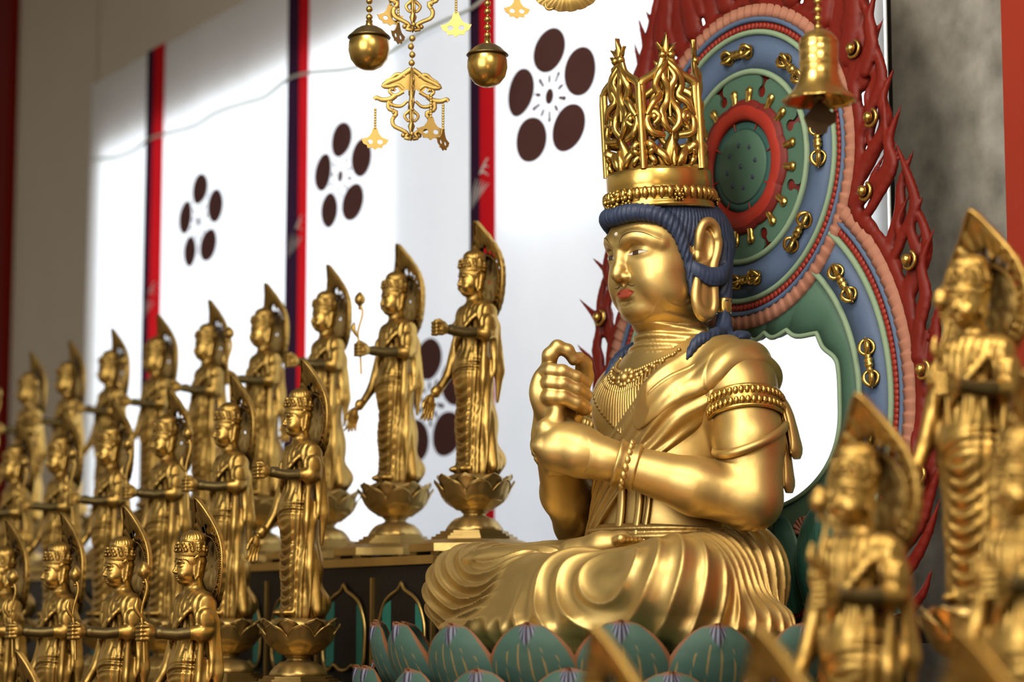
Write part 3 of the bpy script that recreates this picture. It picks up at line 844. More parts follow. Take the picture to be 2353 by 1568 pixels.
def statue_body(free_hand):
    v = Vol((-.135, -.12, .215), (.135, .10, .735), .0026)
    # robe column with a slight S curve
    v.rc((0, .004, .232), (0, .006, .36), .064, .060, flat=(A([0, 1., 0]), .86))
    v.rc((0, .004, .36), (0, -.006, .50), .058, .060, .03, flat=(A([0, 1., 0]), .84))
    v.rc((0, -.006, .50), (0, .002, .64), .054, .057, .03, flat=(A([0, 1., 0]), .82))
    v.rc((-.042, .004, .662), (.042, .004, .662), .033, .033, .022)
    v.ell((0, .035, .262), (.070, .052, .040), .03)
    v.rc((0, .006, .67), (0, -.004, .73), .025, .020, .015)
    # trailing scarf at both sides, flaring at the hem
    for s in (-1, 1):
        v.chain([(s * .070, -.012, .585), (s * .066, -.004, .48), (s * .062, .006, .36), (s * .072, .022, .245)], [.015, .017, .017, .022], .010, flat=(A([1., 0, 0]), .6))
        v.chain([(s * .076, .018, .62), (s * .078, .030, .50), (s * .070, .034, .42)], [.020, .018, .008], .008, flat=(A([1., 0, 0]), .5))
        v.rc((s * .058, .004, .665), (s * .077, -.002, .602), .026, .021, .015)
        v.rc((s * .0745, -.003, .622), (s * .0745, -.003, .626), .0262, .0262, .002)
        v.rc((s * .0735, -.003, .632), (s * .0735, -.003, .634), .0262, .0262, .002)
        v.ell((s * .026, -.030, .238), (.018, .035, .012), .006)
    def fold(X, Y, Z):
        ph = np.arctan2(X, -(Y - .004))
        low = 1 - sst(.59, .64, Z)
        vert = .0030 * ridge(ph * 3.1 + .5 * np.sin(7 * Z)) * sst(.35, .8, np.abs(ph)) * low
        sw = np.exp(-(X / .034) ** 2) * (Y < .0) * (1 - sst(.42, .50, Z)) * sst(.235, .26, Z)
        swag = .0075 * ridge((Z - 13 * (X - .002) ** 2) / .027) * sw
        bel = np.exp(-((Z - .50 - .35 * X) / .016) ** 2) * .005 * ridge((Z - .35 * X + 5 * X * X) / .016) * (np.abs(X) < .06)
        chest = .0036 * ridge(X / .0165 + .3) * sst(.53, .57, Z) * (1 - sst(.675, .70, Z))
        return vert + swag + bel + chest
    v.op(fold, (-.12, -.08, .23), (.12, .09, .71), 0, 'a')
    v.chain(spline([(-.050, -.018, .535), (-.01, -.052, .580), (.03, -.050, .625), (.052, -.018, .668)], 10), .009, .004, flat=(A([0, 1., 0]), .6))
    for t in np.linspace(-1.2, 1.2, 17): v.ell((.036 * math.sin(t), -.022 - .014 * math.cos(t), .682 - .026 * math.cos(t)), (.0048,) * 3, .001)
    # arms
    if free_hand:
        lf = [(.077, -.012, .604), (.068, -.070, .600), (.056, -.125, .608)]
    else:
        lf = [(.077, -.012, .598), (.068, -.070, .592), (.056, -.128, .596)]
    v.chain(lf[:2], [.0165, .0145], .006)
    v.ell(A(lf[0]) + A([0, 0, -.003]), (.020, .021, .02), .008)
    rf = [(-.079, -.010, .590), (-.090, -.030, .505), (-.0845, -.073, .447)]
    v.chain(rf, [.017, .014, .0105], .008)
    V1, Q1 = v.mesh()
    g = Vol((.02, -.185, .55), (.10, -.055, .655), .0016)
    g.chain([lf[1], lf[2]], [.0145, .0112])
    h = A(lf[2])
    g.rc(h + A([.001, .024, 0]), h + A([.001, .018, 0]), .0145, .0145, .002)
    g.ell(h + A([.003, -.010, .001]), (.0115, .016, .0175), .006)
    for k in range(4):
        z = h[2] + .0155 - .0098 * k
        g.chain([(h[0] + .008, h[1] - .014, z), (h[0] + .006, h[1] - .030, z), (h[0] - .008, h[1] - .034, z - .001), (h[0] - .013, h[1] - .020, z - .001)], [.0052, .0052, .0048, .0042], .0012)
    g.chain([h + A([.002, -.004, .014]), h + A([-.006, -.016, .0235]), h + A([-.010, -.026, .022])], [.0060, .0050, .004], .002)
    V3, Q3 = g.mesh()
    g = Vol((-.11, -.145, .36), (-.055, -.06, .47), .0016)
    g.rc(rf[1], rf[2], .014, .0105)
    g.rc((-.0845, -.073, .458), (-.0843, -.076, .453), .0135, .0135, .002)
    g.ell((-.083, -.092, .428), (.009, .013, .018), .006)
    for k in range(4):
        y = -.080 - .0085 * k
        g.chain([(-.083, y, .418), (-.085, y - .006, .396 - .002 * k), (-.079, y - .010 - .003 * k, .377 - .002 * (k % 3))], [.0050, .0044, .0034], .0012)
    g.chain([(-.079, -.104, .436), (-.076, -.116, .420), (-.075, -.120, .408)], [.0052, .0046, .0036], .002)
    V4, Q4 = g.mesh()
    # ---- head, in its own finer volume
    hs = .83
    def hp(c): return (c[0] * hs, -.008 + (c[1] + .006) * hs, .824 + (c[2] - .822) * hs)
    d = Vol((-.048, -.062, .690), (.048, .046, .845), .0015)
    E = lambda c, r, k=0., m='u': d.ell(hp(c), tuple(q * hs for q in r), k * hs, m)
    C = lambda P, r, k=0., m='u', flat=None: d.chain([hp(p) for p in P], [q * hs for q in r], k * hs, m, flat)
    E((0, -.010, .742), (.037, .042, .050)); E((0, -.022, .722), (.031, .029, .031), .012); E((0, -.036, .697), (.013, .012, .009), .008)
    E((0, -.018, .692), (.022, .020, .008), .008)
    d.rc((0, .004, .68), (0, -.006, .72), .0225, .0200, .006)
    for z in (.702, .710): d.rc((0, -.002, z), (0, -.002, z + .0005), .0225, .0225, .001)
    C([(0, -.047, .752), (0, -.0535, .735), (0, -.0585, .724), (0, -.0580, .722)], [.0030, .0038, .0052, .0052], .003)
    for s in (-1, 1):
        E((s * .015, -.056, .7425), (.0115, .009, .0065), .006, 's')
        E((s * .0155, -.0425, .7395), (.0100, .0085, .0068), .002)
        C([(s * .007, -.054, .7385), (s * .016, -.055, .7372), (s * .026, -.046, .7385)], [.0011, .0013, .0011], .001, 's')
        C([(s * .004, -.052, .748), (s * .014, -.0505, .7535), (s * .027, -.041, .749)], [.0020, .0024, .0018], .003)
        E((s * .017, -.038, .716), (.014, .013, .014), .008)
        E((s * .0055, -.053, .7215), (.0040, .0050, .0036), .002)
        C([(s * .038, -.006, .756), (s * .0405, -.012, .762), (s * .041, -.003, .768), (s * .0405, .006, .758), (s * .039, .003, .735), (s * .038, .0, .712), (s * .037, -.007, .702), (s * .036, -.011, .715), (s * .036, -.010, .74)], [.0034] * 9, .002)
        d.rc(hp((s * .036, -.003, .755)), hp((s * .036, -.003, .710)), .010 * hs, .007 * hs, .002, flat=(A([1., 0, 0]), .45))
    E((0, -.0520, .7115), (.0095, .0045, .0030), .001); E((0, -.0505, .7055), (.0080, .0045, .0034), .001); E((0, -.047, .6995), (.008, .005, .003), .002)
    # hair cap with combed strands
    c = hp((0, -.006, .762))
    def cap(X, Y, Z):
        e = (np.sqrt((X / (.0405 * hs)) ** 2 + ((Y + .010) / (.0455 * hs)) ** 2 + ((Z - c[2] + .006) / (.036 * hs)) ** 2) - 1) * .034
        ph = np.degrees(np.arctan2(np.abs(X), -(Y + .010)))
        zh = c[2] + hs * np.interp(ph, [0, 25, 50, 62, 72, 80, 100, 180], [-.001, -.0025, -.005, -.014, -.030, -.024, -.05, -.058])
        return np.maximum(e, zh - Z) + .0006 * np.sin(46 * np.arctan2(X, -(Y + .01)) + 500 * Z)
    d.op(cap, (-.045, -.06, .69), (.045, .046, .81), .001)
    d.rc(hp((0, .010, .75)), hp((0, .014, .715)), .030 * hs, .020 * hs, .006)
    # diadem bands, scroll relief and topknot
    for z, r in ((.771, .0445), (.776, .0450)): d.op(lambda X, Y, Z, z=z, r=r: (np.sqrt((np.sqrt(X * X + ((Y + .007) * .93) ** 2) - (r - .004) * hs) ** 2 + (Z - hp((0, 0, z))[2]) ** 2) - .0024), (-.045, -.06, .75), (.045, .046, .82), .001)
    rng = random.Random(3)
    for lay, (z, r, q) in enumerate(((.785, .0435, 15), (.795, .0425, 13), (.805, .040, 11))):
        for k in range(q):
            t = 2 * PI * (k + .5 * (lay % 2)) / q
            x, y, zz = hp((r * math.sin(t), -.006 - r * 1.07 * math.cos(t), z))
            d.ell((x, y, zz), (.0045, .0045, .0050), .0012)
            d.ell((x * 1.06, (y + .007) * 1.06 - .007, zz + .0005), (.0016, .0016, .002), .001, 's')
    d.op(lambda X, Y, Z: np.maximum(np.sqrt(X * X + ((Y + .007) * .94) ** 2) - .0335, np.abs(Z - hp((0, 0, .790))[2]) - .016), (-.05, -.055, .74), (.05, .05, .835), .002)
    E((0, .002, .814), (.037, .040, .030), .004)
    d.op(lambda X, Y, Z: .0007 * np.sin(26 * np.arctan2(X, Y + .007)) * sst(hp((0, 0, .815))[2], hp((0, 0, .82))[2], Z), (-.045, -.05, .81), (.045, .046, .845), 0, 'a')
    V2, Q2 = d.mesh()
    Vs = [V1, V3, V4, V2]; Qs = [Q1, Q3, Q4, Q2]; n = 0
    for k in range(4):
        Qs[k] = Qs[k] + n; n += len(Vs[k])
    V = np.vstack(Vs); Q = np.vstack(Qs)
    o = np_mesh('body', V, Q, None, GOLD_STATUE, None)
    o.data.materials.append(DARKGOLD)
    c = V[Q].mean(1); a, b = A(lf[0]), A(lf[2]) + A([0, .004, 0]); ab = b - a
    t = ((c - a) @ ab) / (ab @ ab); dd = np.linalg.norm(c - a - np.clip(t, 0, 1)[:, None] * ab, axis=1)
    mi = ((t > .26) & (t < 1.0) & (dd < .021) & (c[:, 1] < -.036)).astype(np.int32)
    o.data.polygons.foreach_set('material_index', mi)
    return o, h

HALO_Z = .756
def halo_r(t):      # leaf-shaped outline; t measured from straight up
    t = abs(t); b = .103 + .006 * math.cos(2 * t)
    return b + .052 * math.exp(-(t / .26) ** 1.25) + .008 * math.exp(-(t / .8) ** 2)
def halo_pt(r, t, dy=0.):
    z = HALO_Z + r * math.cos(t); x = r * math.sin(t)
    return (x, .043 - 1.4 * max(0, z - HALO_Z - .02) ** 2 * 1.4 - .9 * x * x + dy, z)
def statue_halo(parent):
    mb = MB(); n = 120
    rows_ = np.linspace(0, 1, 13)
    P0, P1 = [], []
    for i in range(n):
        t = -PI + 2 * PI * (i + .5) / n; R = halo_r(t) * (1 + .012 * math.sin(26 * t)); a, b = [], []
        for u in rows_:
            r = .070 + (R - .070) * u
            rel = .006 * math.sin(PI * u) * (.5 + .5 * math.sin(34 * t + 5 * u)) + .002
            rel += .004 * max(0, math.sin(9.4 * u * PI / 3)) * (.5 + .5 * math.cos(26 * t))
            a.append(halo_pt(r, t, -rel)); b.append(halo_pt(r, t, .006))
        P0.append(a); P1.append(b)
    P0, P1 = A(P0), A(P1)
    nv = len(rows_); keep = []
    for i in range(n):
        t = -PI + 2 * PI * (i + 1) / n
        for j in range(nv - 1):
            hole = abs(t) < 1.25 and 1 <= j <= 3 and (i % 5) in (0, 1, 2)
            if not hole: keep.append((i, j))
    for P, fl in ((P0, False), (P1, True)):
        Q = [(i * nv + j, ((i + 1) % n) * nv + j, ((i + 1) % n) * nv + j + 1, i * nv + j + 1) for i, j in keep]
        Q = A(Q); mb.add(P.reshape(-1, 3), Q[:, ::-1] if fl else Q)
    mb.grid(np.stack([P0[:, -1], P1[:, -1]], 1), closeu=True)
    mb.build('halo', GOLD_STATUE, parent)
    mb = MB()
    for rr, cnt, sz in ((.0725, 76, .0021), (.0925, 104, .0019)):
        for i in range(cnt):
            t = 2 * PI * i / cnt
            if rr > .08 and abs(math.sin(t / 2)) < .2: continue
            mb.ball(halo_pt(rr, t - PI * 0, -.007), sz, 5, 6)
    mb.tube([halo_pt(halo_r(t) - .003, t, -.004) for t in np.linspace(-PI, PI, 150, endpoint=False)], .0030, 6, closed=True)
    mb.tube([halo_pt(.067, t, -.002) for t in np.linspace(0, 2 * PI, 64, endpoint=False)], .0035, 6, closed=True)
    mb.build('halo_beads', GOLD_STATUE, parent)
    mb = MB()
    P = []
    for i in range(96):
        t = 2 * PI * i / 96
        P.append([halo_pt(r, t, .003 - .0035 * (abs(math.cos(4 * t)) ** .7) * math.sin(PI * min(1, max(0, (r - .02) / .044))) ) for r in np.linspace(.004, .0655, 14)])
    mb.grid(A(P), closeu=True)
    mb.build('halo_disc', GOLD_AGED, parent)

def petal_grid(W, H, R0, z0, flare, nu=9, nv=11, curl=.25, cup=.35):
    """one lotus petal standing round a bowl of radius R0: returns grid (nu,nv,3) about angle 0 (+X)"""
    P = []
    for i in range(nu):
        u = -1 + 2 * i / (nu - 1); rowp = []
        for j in range(nv):
            w = j / (nv - 1)
            half = W * (math.sin(PI * (.20 + .80 * w) * .98) ** .75 if w < .999 else 0.02)
            r = R0 + flare * (w ** 1.6) + curl * H * max(0, w - .75) ** 1.5 - cup * abs(u) ** 2 * half * .55
            rowp.append((r, u * half, z0 + H * (w - .10 * max(0, w - .8))))
        P.append(rowp)
    return A(P)
def rotz(P, a):
    c, s = math.cos(a), math.sin(a); P = np.asarray(P)
    return np.stack([P[..., 0] * c - P[..., 1] * s, P[..., 0] * s + P[..., 1] * c, P[..., 2]], -1)

def statue_pedestal(parent):
    mb = MB()
    mb.lathe([(.034, .124), (.050, .127), (.066, .140), (.076, .158), (.080, .18), (.080, .205), (.074, .218), (.060, .224), (.02, .227), (.0001, .2275)], 48)
    def layer(n, off, z0, z1, prof, dz, tip):
        a = np.linspace(0, 2 * PI, n * 14, endpoint=False); u = ((a / (2 * PI) * n + off) % 1) * 2 - 1; au = np.abs(u)
        zt = z1 - dz * au ** 2.6 + .004 * np.maximum(0, 1 - au * 4)
        outer, inner = [], []
        for w in np.linspace(0, 1, 12):
            r = np.interp(w, *zip(*prof)) * (1 - .10 * w * au ** 3) + tip * max(0, w - .7) ** 1.4 * (1 - .8 * au ** 2) + .004 * (1 - au ** 2) * math.sin(PI * w)
            z = z0 + (zt - z0) * w
            outer.append(np.stack([r * np.cos(a), r * np.sin(a), z], -1)); ri = r - .006 * (1 - .5 * w); inner.append(np.stack([ri * np.cos(a), ri * np.sin(a), z], -1))
        mb.grid(A(outer + inner[::-1]), closev=True)
        rim = outer[-1]; mb.tube(rim, .0022, 5, closed=True)
    layer(8, 0, .128, .203, [(0, .046), (.2, .068), (.45, .086), (.75, .097), (1, .101)], .030, .045)
    layer(8, .5, .150, .218, [(0, .080), (.4, .088), (.75, .094), (1, .097)], .022, .035)
    mb.build('lotus_bowl', GOLD_AGED, parent)
    mb = MB()
    mb.lathe([(.037, .124), (.037, .121), (.031, .118), (.031, .112), (.036, .110), (.038, .107)], 40)
    def rm(a, k): return 1 + (.05 if 1 <= k <= 4 else 0) * np.abs(np.sin(4 * a))
    mb.lathe([(.040, .108), (.050, .104), (.062, .094), (.071, .082), (.076, .072), (.075, .068)], 64, rmod=rm)
    mb.build('stem', GOLD_AGED, parent)
    mb = MB()
    def octa(r, z0, z1, r2=None):
        a = [PI / 8 + k * PI / 4 for k in range(8)]; r2 = r if r2 is None else r2
        lo = A([(r * math.cos(t), r * math.sin(t), z0) for t in a]); hi = A([(r2 * math.cos(t), r2 * math.sin(t), z1) for t in a])
        for i in range(8):
            j = (i + 1) % 8; mb.add([lo[i], lo[j], hi[j], hi[i]], [(0, 1, 2, 3)])
        mb.add(hi, [(0, 1, 2, 3), (0, 3, 4, 7), (4, 5, 6, 7)]); mb.add(lo, [(3, 2, 1, 0), (7, 4, 3, 0), (7, 6, 5, 4)])
    octa(.094, .062, .070); octa(.106, .055, .062); octa(.118, .046, .055); octa(.168, .033, .047, .125); octa(.178, .013, .034)
    for k in range(8):
        a = PI / 8 + k * PI / 4
        mb.box((.150 * math.cos(a), .150 * math.sin(a), .0075), (.019, .019, .0075))
    mb.build('base', GOLD_AGED, parent, smooth=False)

def lotus_stem(parent, h):
    mb = MB()
    c = spline([h + A([.004, -.020, -.070]), h + A([0, -.022, 0]), h + A([-.006, -.026, .05]), h + A([.002, -.016, .105]), h + A([-.004, -.022, .135])], 24)
    mb.tube(c, .0036, 8)
    t = c[-1]
    mb.lathe([(.0035, -.012), (.006, -.006), (.013, .0), (.0155, .009), (.0135, .019), (.008, .027), (.003, .032), (.0001, .034)], 20, t, rmod=lambda a, k: 1 + .08 * np.abs(np.sin(2.5 * a)))
    mb.ball(t + A([0, 0, -.016]), (.006, .006, .004), 6, 10)
    mb.tube(spline([c[10], c[10] + A([-.004, -.012, .02]), c[10] + A([-.004, -.010, .045])], 8), [.004, .005, .0055, .006, .0065, .006, .004, .001], 8)
    mb.build('lotus_stem', GOLD_STATUE, parent)

def make_statue(stem):
    root = thing('standing_statue', 'x', 'statue')
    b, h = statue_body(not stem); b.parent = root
    statue_halo(root); statue_pedestal(root)
    if stem: lotus_stem(root, h)
    return root

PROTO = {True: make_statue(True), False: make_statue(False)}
USED = set()
def place_statue(x, y, z, stem, label, group, rz=0.0, sc=1.0):
    p = PROTO[stem]
    o = p if stem not in USED else copy_tree(p)
    USED.add(stem)
    o.location = tuple(row(x, y, z)); o.rotation_euler = (0, 0, RTH + rz)
    o.scale = (sc, sc, sc); o['label'] = label; o['group'] = group
ZA, ZB, ZC, ZD = .171, -.220, -.628, -.99
SP = .463
ordn = ['rightmost', 'second from the right', 'third from the right', 'fourth from the right', 'fifth from the right', 'sixth from the right', 'seventh from the right', 'second from the left', 'leftmost']
gA = 'gilded standing statues along the top tier'
for i in range(9):
    stem = i not in (0, 2, 4, 6)
    place_statue(-SP * i, 0, ZA, stem, 'gilded statue on the top tier, %s of nine, %s' % (ordn[i], 'holding lotus bud' if stem else 'hand empty'), gA, rad((0, 1, -2, 1.5, -1, 2, 0, -2, 1)[i]), 1.025)
gB = 'gilded standing statues along the middle tier'
ordb = ['rightmost', 'second from the right', 'third from the right', 'fourth from the right', 'fifth from the right', 'leftmost']
for i in range(6):
    stem = i not in (0,)
    place_statue(-.071 - SP * i, -.502, ZB, stem, 'gilded standing statue on the middle tier, %s of six' % ordb[i], gB, rad((0, -1.5, 1, 0, 2, -1)[i]))
gC = 'gilded standing statues along the lower tier'
for i in range(4):
    place_statue(.339 - SP * i, -.984, ZC, True, 'gilded standing statue on the lower tier, %s of four' % ['rightmost', 'second from the right', 'second from the left', 'leftmost'][i], gC, rad((0, 1.5, -1, 1)[i]))
place_statue(.535, -1.49, ZD, True, 'gilded statue in the bottom left corner, only its pointed halo tip showing', 'gilded standing statues along the lowest tier')
gR = 'blurred gilded statues in the right foreground'
place_statue(2.475, -.43, -.20, True, 'blurred gilded statue at the right beside the red pillar, whole figure visible', gR, rad(9))
place_statue(2.62, -.82, -.56, True, 'blurred gilded statue overlapping the green lotus and flame screen at lower right', gR, rad(9))
place_statue(3.00, -.82, -.56, False, 'blurred gilded statue cut by the right edge, below the one beside the pillar', gR, rad(7))
place_statue(2.846, -1.48, -.93, True, 'blurred golden halo tip in front of the green lotus petals, bottom centre', gR)
place_statue(3.21, -1.48, -.93, True, 'blurred golden halo tip at the bottom, just left of the lower right statue', gR)
place_statue(3.57, -1.48, -.93, False, 'blurred olive gold halo tip in the bottom right corner', gR)

# ================================================================ stepped tiers
RED_LACQ = paint_mat('red_lacquer', (.09, .022, .012), (.12, .035, .016), rough=.35, ao=0)
GREEN_PANEL = paint_mat('green_panel', (.02, .16, .12), (.03, .20, .15), rough=.5, ao=0)
def row_obj(o):
    o.rotation_euler = (0, 0, RTH); o.location = tuple(A1W); return o
def tier(name, label, x0, x1, y0, y1, z0, z1, panels, group, zp=0):
    root = row_obj(thing(name, label, 'altar tier', group=group))
    mb = MB(); mb.box(((x0 + x1) / 2, (y0 + y1) / 2, (z0 + z1) / 2), ((x1 - x0) / 2, (y1 - y0) / 2, (z1 - z0) / 2))
    mb.build('tier_body', BLACK, root, smooth=False)
    mb = MB(); mb.box(((x0 + x1) / 2, y0 - .006, z1 - .0125), ((x1 - x0) / 2 + .006, .008, .0115))
    mb.build('edge_trim', GOLD_AGED, root, smooth=False)
    if not panels: return root
    z0 = zp; z1 = z1 - .022
    pw = .342; yf = y0 - .002; H = z1 - z0
    k = 0; x = x1 - .010
    while x - pw > max(x0, -2.8):
        mb = MB(); mb.box((x, yf - .003, (z0 + z1) / 2 - .014), (.0042, .006, H / 2 - .020)); mb.build('divider', GOLD_AGED, root, smooth=False)
        cx = x - pw / 2
        w = .130; zb, zt = z0 + .075, z1 - .050
        def outline(w, zb, zt):
            R = spline([(0, 0, zt), (.16 * w, 0, zt - .020), (.50 * w, 0, zt - .036), (.78 * w, 0, zt - .060), (w, 0, zt - .115), (w, 0, zb + .07), (.94 * w, 0, zb + .022), (.72 * w, 0, zb), (.45 * w, 0, zb + .016), (.2 * w, 0, zb + .004), (0, 0, zb)], 44)[:, [0, 2]]
            return np.vstack([R, R[-2:0:-1] * A([-1, 1])])
        ol = outline(w, zb, zt)
        pan = MB(); pan.prism(ol + A([cx, 0]), 0, .004, lambda a, b, h: (a, yf - h, b)); po = pan.build('ogee_panel', BLACK, root, smooth=False)
        fr = MB(); fr.tube([(cx + p[0], yf - .005, p[1]) for p in ol], .0055, 6, closed=True); fr.build('ogee_frame', GOLD_AGED, po)
        for q, hw in ((-.085, .024), (.098, .018)):
            g = MB(); P = ol[(np.abs(ol[:, 0] - q) < hw)]
            up = P[P[:, 1] > (zb + zt) / 2]; dn = P[P[:, 1] <= (zb + zt) / 2]
            if len(up) > 1 and len(dn) > 1:
                zu = np.interp([q - hw, q, q + hw], *up[np.argsort(up[:, 0])].T) - .010; zd = np.interp([q - hw, q, q + hw], *dn[np.argsort(dn[:, 0])].T) + .010
                g.prism([(cx + q - hw, zd[0]), (cx + q, zd[1]), (cx + q + hw, zd[2]), (cx + q + hw, zu[2]), (cx + q, zu[1]), (cx + q - hw, zu[0])], 0, .006, lambda a, b, h: (a, yf - h, b))
                g.build('inlay', GREEN_PANEL, po, smooth=False)
        x -= pw; k += 1
    return root
gt = 'stepped altar tiers on the left'
tier('altar_tier', 'black lacquered top tier with gold edged ogee panels under the back row of statues', -4.6, .185, -.225, .21, FLOOR, ZA, True, gt, ZB)
tier("altar_tier", "black lacquered second tier under the middle row of statues", -4.6, .20, -.75, -.245, FLOOR, ZB, False, gt)
tier('altar_tier', 'black lacquered lower tier under the lower row of statues', -4.6, .56, -1.25, -.76, FLOOR, ZC, False, gt)
tier('altar_tier', 'black lacquered lowest tier in the bottom left corner', -4.6, .78, -1.76, -1.26, FLOOR, ZD, False, gt)
gt = 'stepped altar tiers on the right'
tier('altar_tier', 'black tier under the blurred statue beside the red pillar', 2.25, 4.6, -.625, .0, FLOOR, -.205, False, gt)
tier('altar_tier', 'black tier under the two blurred statues at lower right', 2.25, 4.6, -1.23, -.65, FLOOR, -.56, False, gt)
tier('altar_tier', 'black tier under the halo tips along the bottom right', 2.40, 4.6, -1.8, -1.24, FLOOR, -.93, False, gt)
# ================================================================ lotus seat
def petal_mat(name, base, base2, vein, edge, tip, tip2, nv=7, rough=.6):
    m, nt, b = mat_new(name); L = nt.links
    uv = N(nt, 'ShaderNodeUVMap'); sx = N(nt, 'ShaderNodeSeparateXYZ'); L.new(uv.outputs[0], sx.inputs[0])
    M = lambda op, x, y=None, c=False: _m(nt, op, x, y, c)
    u, v = sx.outputs[0], sx.outputs[1]                       # u in -1..1 across, v 0 foot .. 1 tip
    au = M('ABSOLUTE', u)
    col = mixc(nt, noise(nt, 14, 4), base, base2)
    # veins fan out from the foot
    w = M('SINE', M('MULTIPLY', M('ADD', u, M('MULTIPLY', M('SUBTRACT', v, .5), 0.0)), PI * nv))
    vm = M('MULTIPLY', M('GREATER_THAN', w, .88), M('LESS_THAN', v, M('SUBTRACT', .80, M('MULTIPLY', au, .35))))
    vm = M('MULTIPLY', vm, M('MULTIPLY', M('GREATER_THAN', M('SINE', M('ADD', M('MULTIPLY', v, 13.), M('MULTIPLY', u, 27.))), -.80), .75))
    col = mixc(nt, vm, col, vein)
    tp = N(nt, 'ShaderNodeMapRange'); tp.interpolation_type = 'SMOOTHSTEP'
    L.new(M('SUBTRACT', v, M('MULTIPLY', au, .55)), tp.inputs[0]); tp.inputs[1].default_value = .66; tp.inputs[2].default_value = .74
    tcol = mixc(nt, M('GREATER_THAN', M('SINE', M('MULTIPLY', u, 42.)), -.1), tip, tip2)
    hl = M('MULTIPLY', tp.outputs[0], M('LESS_THAN', au, .55))
    col = mixc(nt, hl, col, tcol)
    eg = N(nt, 'ShaderNodeMapRange'); L.new(M('MAXIMUM', au, M('MULTIPLY', v, .955)), eg.inputs[0]); eg.inputs[1].default_value = .88; eg.inputs[2].default_value = .93
    col = mixc(nt, eg.outputs[0], col, edge)
    L.new(col, b.inputs['Base Color']); b.inputs['Roughness'].default_value = rough; b.inputs['Specular IOR Level'].default_value = .35
    bumped(nt, b, noise(nt, 60, 4), .001)
    return m
def _m(nt, op, x, y=None, c=False):
    n = N(nt, 'ShaderNodeMath', operation=op, use_clamp=c)
    for i, q in enumerate((x, y)):
        if q is None: continue
        if hasattr(q, 'links'): nt.links.new(q, n.inputs[i])
        else: n.inputs[i].default_value = q
    return n.outputs[0]
PETAL = petal_mat('petal_green', (.040, .092, .072), (.062, .128, .100), (.30, .21, .07), (.20, .080, .03), (.17, .20, .28), (.035, .025, .045))
PETAL_BACK = petal_mat('petal_green_dark', (.018, .085, .058), (.03, .11, .075), (.008, .03, .022), (.10, .19, .14), (.02, .085, .06), (.02, .08, .055), nv=11)

def seat_petal(W, H, lean, bulge, tipcurl, nu=25, nv=21):
    """petal with its foot at the origin, opening outwards along +X; returns (grid, uv)"""
    P, U = [], []
    for i in range(nu):
        u = -1 + 2 * i / (nu - 1); a, b = [], []
        for j in range(nv):
            w = j / (nv - 1)
            prof = max(0., math.sin(PI * (.30 + .70 * w))) ** .55 if w < .999 else 0.
            prof = max(prof, .0) / 1.0
            half = W * prof
            x = lean * w + bulge * math.sin(PI * min(1, w * 1.05)) - .30 * half * u * u - tipcurl * max(0, w - .72) ** 1.6 * 3.0
            x += .012 * max(0, 1 - abs(u) * 5) * sstf(.6, 1., w)
            a.append((x, u * half, H * w)); b.append((u, w))
        P.append(a); U.append(b)
    return A(P), A(U)
def sstf(a, b, x):
    t = min(1, max(0, (x - a) / (b - a))); return t * t * (3 - 2 * t)
def thick_grid(P, U, th):
    """gives a grid a back side and a rim"""
    du = np.gradient(P, axis=0); dv = np.gradient(P, axis=1); n = np.cross(dv, du)
    n /= np.linalg.norm(n, axis=2)[..., None] + 1e-9
    B = P - n * th if n[len(n) // 2, 4, 0] > 0 else P + n * th
    mb = MB(); mb.grid(P, U=U); mb.grid(B[:, ::-1], U=U[:, ::-1])
    loop = lambda G: np.vstack([G[0, :], G[1:, -1], G[-1, -2::-1], G[-2:0:-1, 0]])
    mb.grid(np.stack([loop(P), loop(B)], 1), closeu=True, U=np.stack([loop(U), loop(U)], 1))
    return mb

LOT = thing('lotus_pedestal', 'round green lotus seat with painted petals under the seated statue', 'pedestal', tuple(B0 + A([0, 0, -.03])), BTH)
LC = A([.0, -.105])       # centre of the seat in the statue frame
sprof = [(.52, -.52), (.56, -.50), (.56, -.42), (.50, -.38), (.545, -.30), (.60, -.16), (.60, -.06), (.59, -.040), (.0001, -.038)]
def flat_back(prof):          # the seat is cut flat where it meets the halo screen
    return lambda a, k: np.minimum(1., .285 / (max(prof[k][0], .01) * np.maximum(np.sin(a), .01)))
mb = MB(); mb.lathe(sprof, 96, (LC[0], LC[1], 0), rmod=flat_back(sprof))
SEATG = paint_mat('seat_green', (.012, .04, .03), (.02, .055, .04), rough=.6)
mb.build('seat_body', SEATG, LOT)
fprof = [(.44, FLOOR - B0[2] + .03), (.60, FLOOR - B0[2] + .03), (.60, -.72), (.52, -.70), (.50, -.60), (.54, -.52), (.44, -.52)]
mb = MB(); mb.lathe(fprof, 32, (LC[0], LC[1], 0), rmod=flat_back(fprof)); mb.build('pedestal_foot', BLACK, LOT, smooth=False)
protoP = None
for lay, (n, r0, z0, W, H, ln, off) in enumerate(((20, .612, -.118, .113, .170, .058, .5), (20, .655, -.213, .115, .165, .050, .0), (20, .650, -.40, .112, .155, .045, .5))):
    P, U = seat_petal(W, H, ln, .020, .030)
    src = None
    for k in range(n):
        a = 2 * PI * (k + off) / n + rad(-90 + 3)
        if math.sin(a) * r0 > .16: continue
        if src is None:
            src = thick_grid(P, U, .006).build('petal', PETAL, LOT, uv=True); o = src
        else:
            o = src.copy(); COL.objects.link(o); o.parent = LOT
        o.location = (LC[0] + r0 * math.cos(a), LC[1] + r0 * math.sin(a), z0 + .004 * ((k * 7) % 3)); o.rotation_euler = (0, rad(((k * 5) % 3) - 1), a)

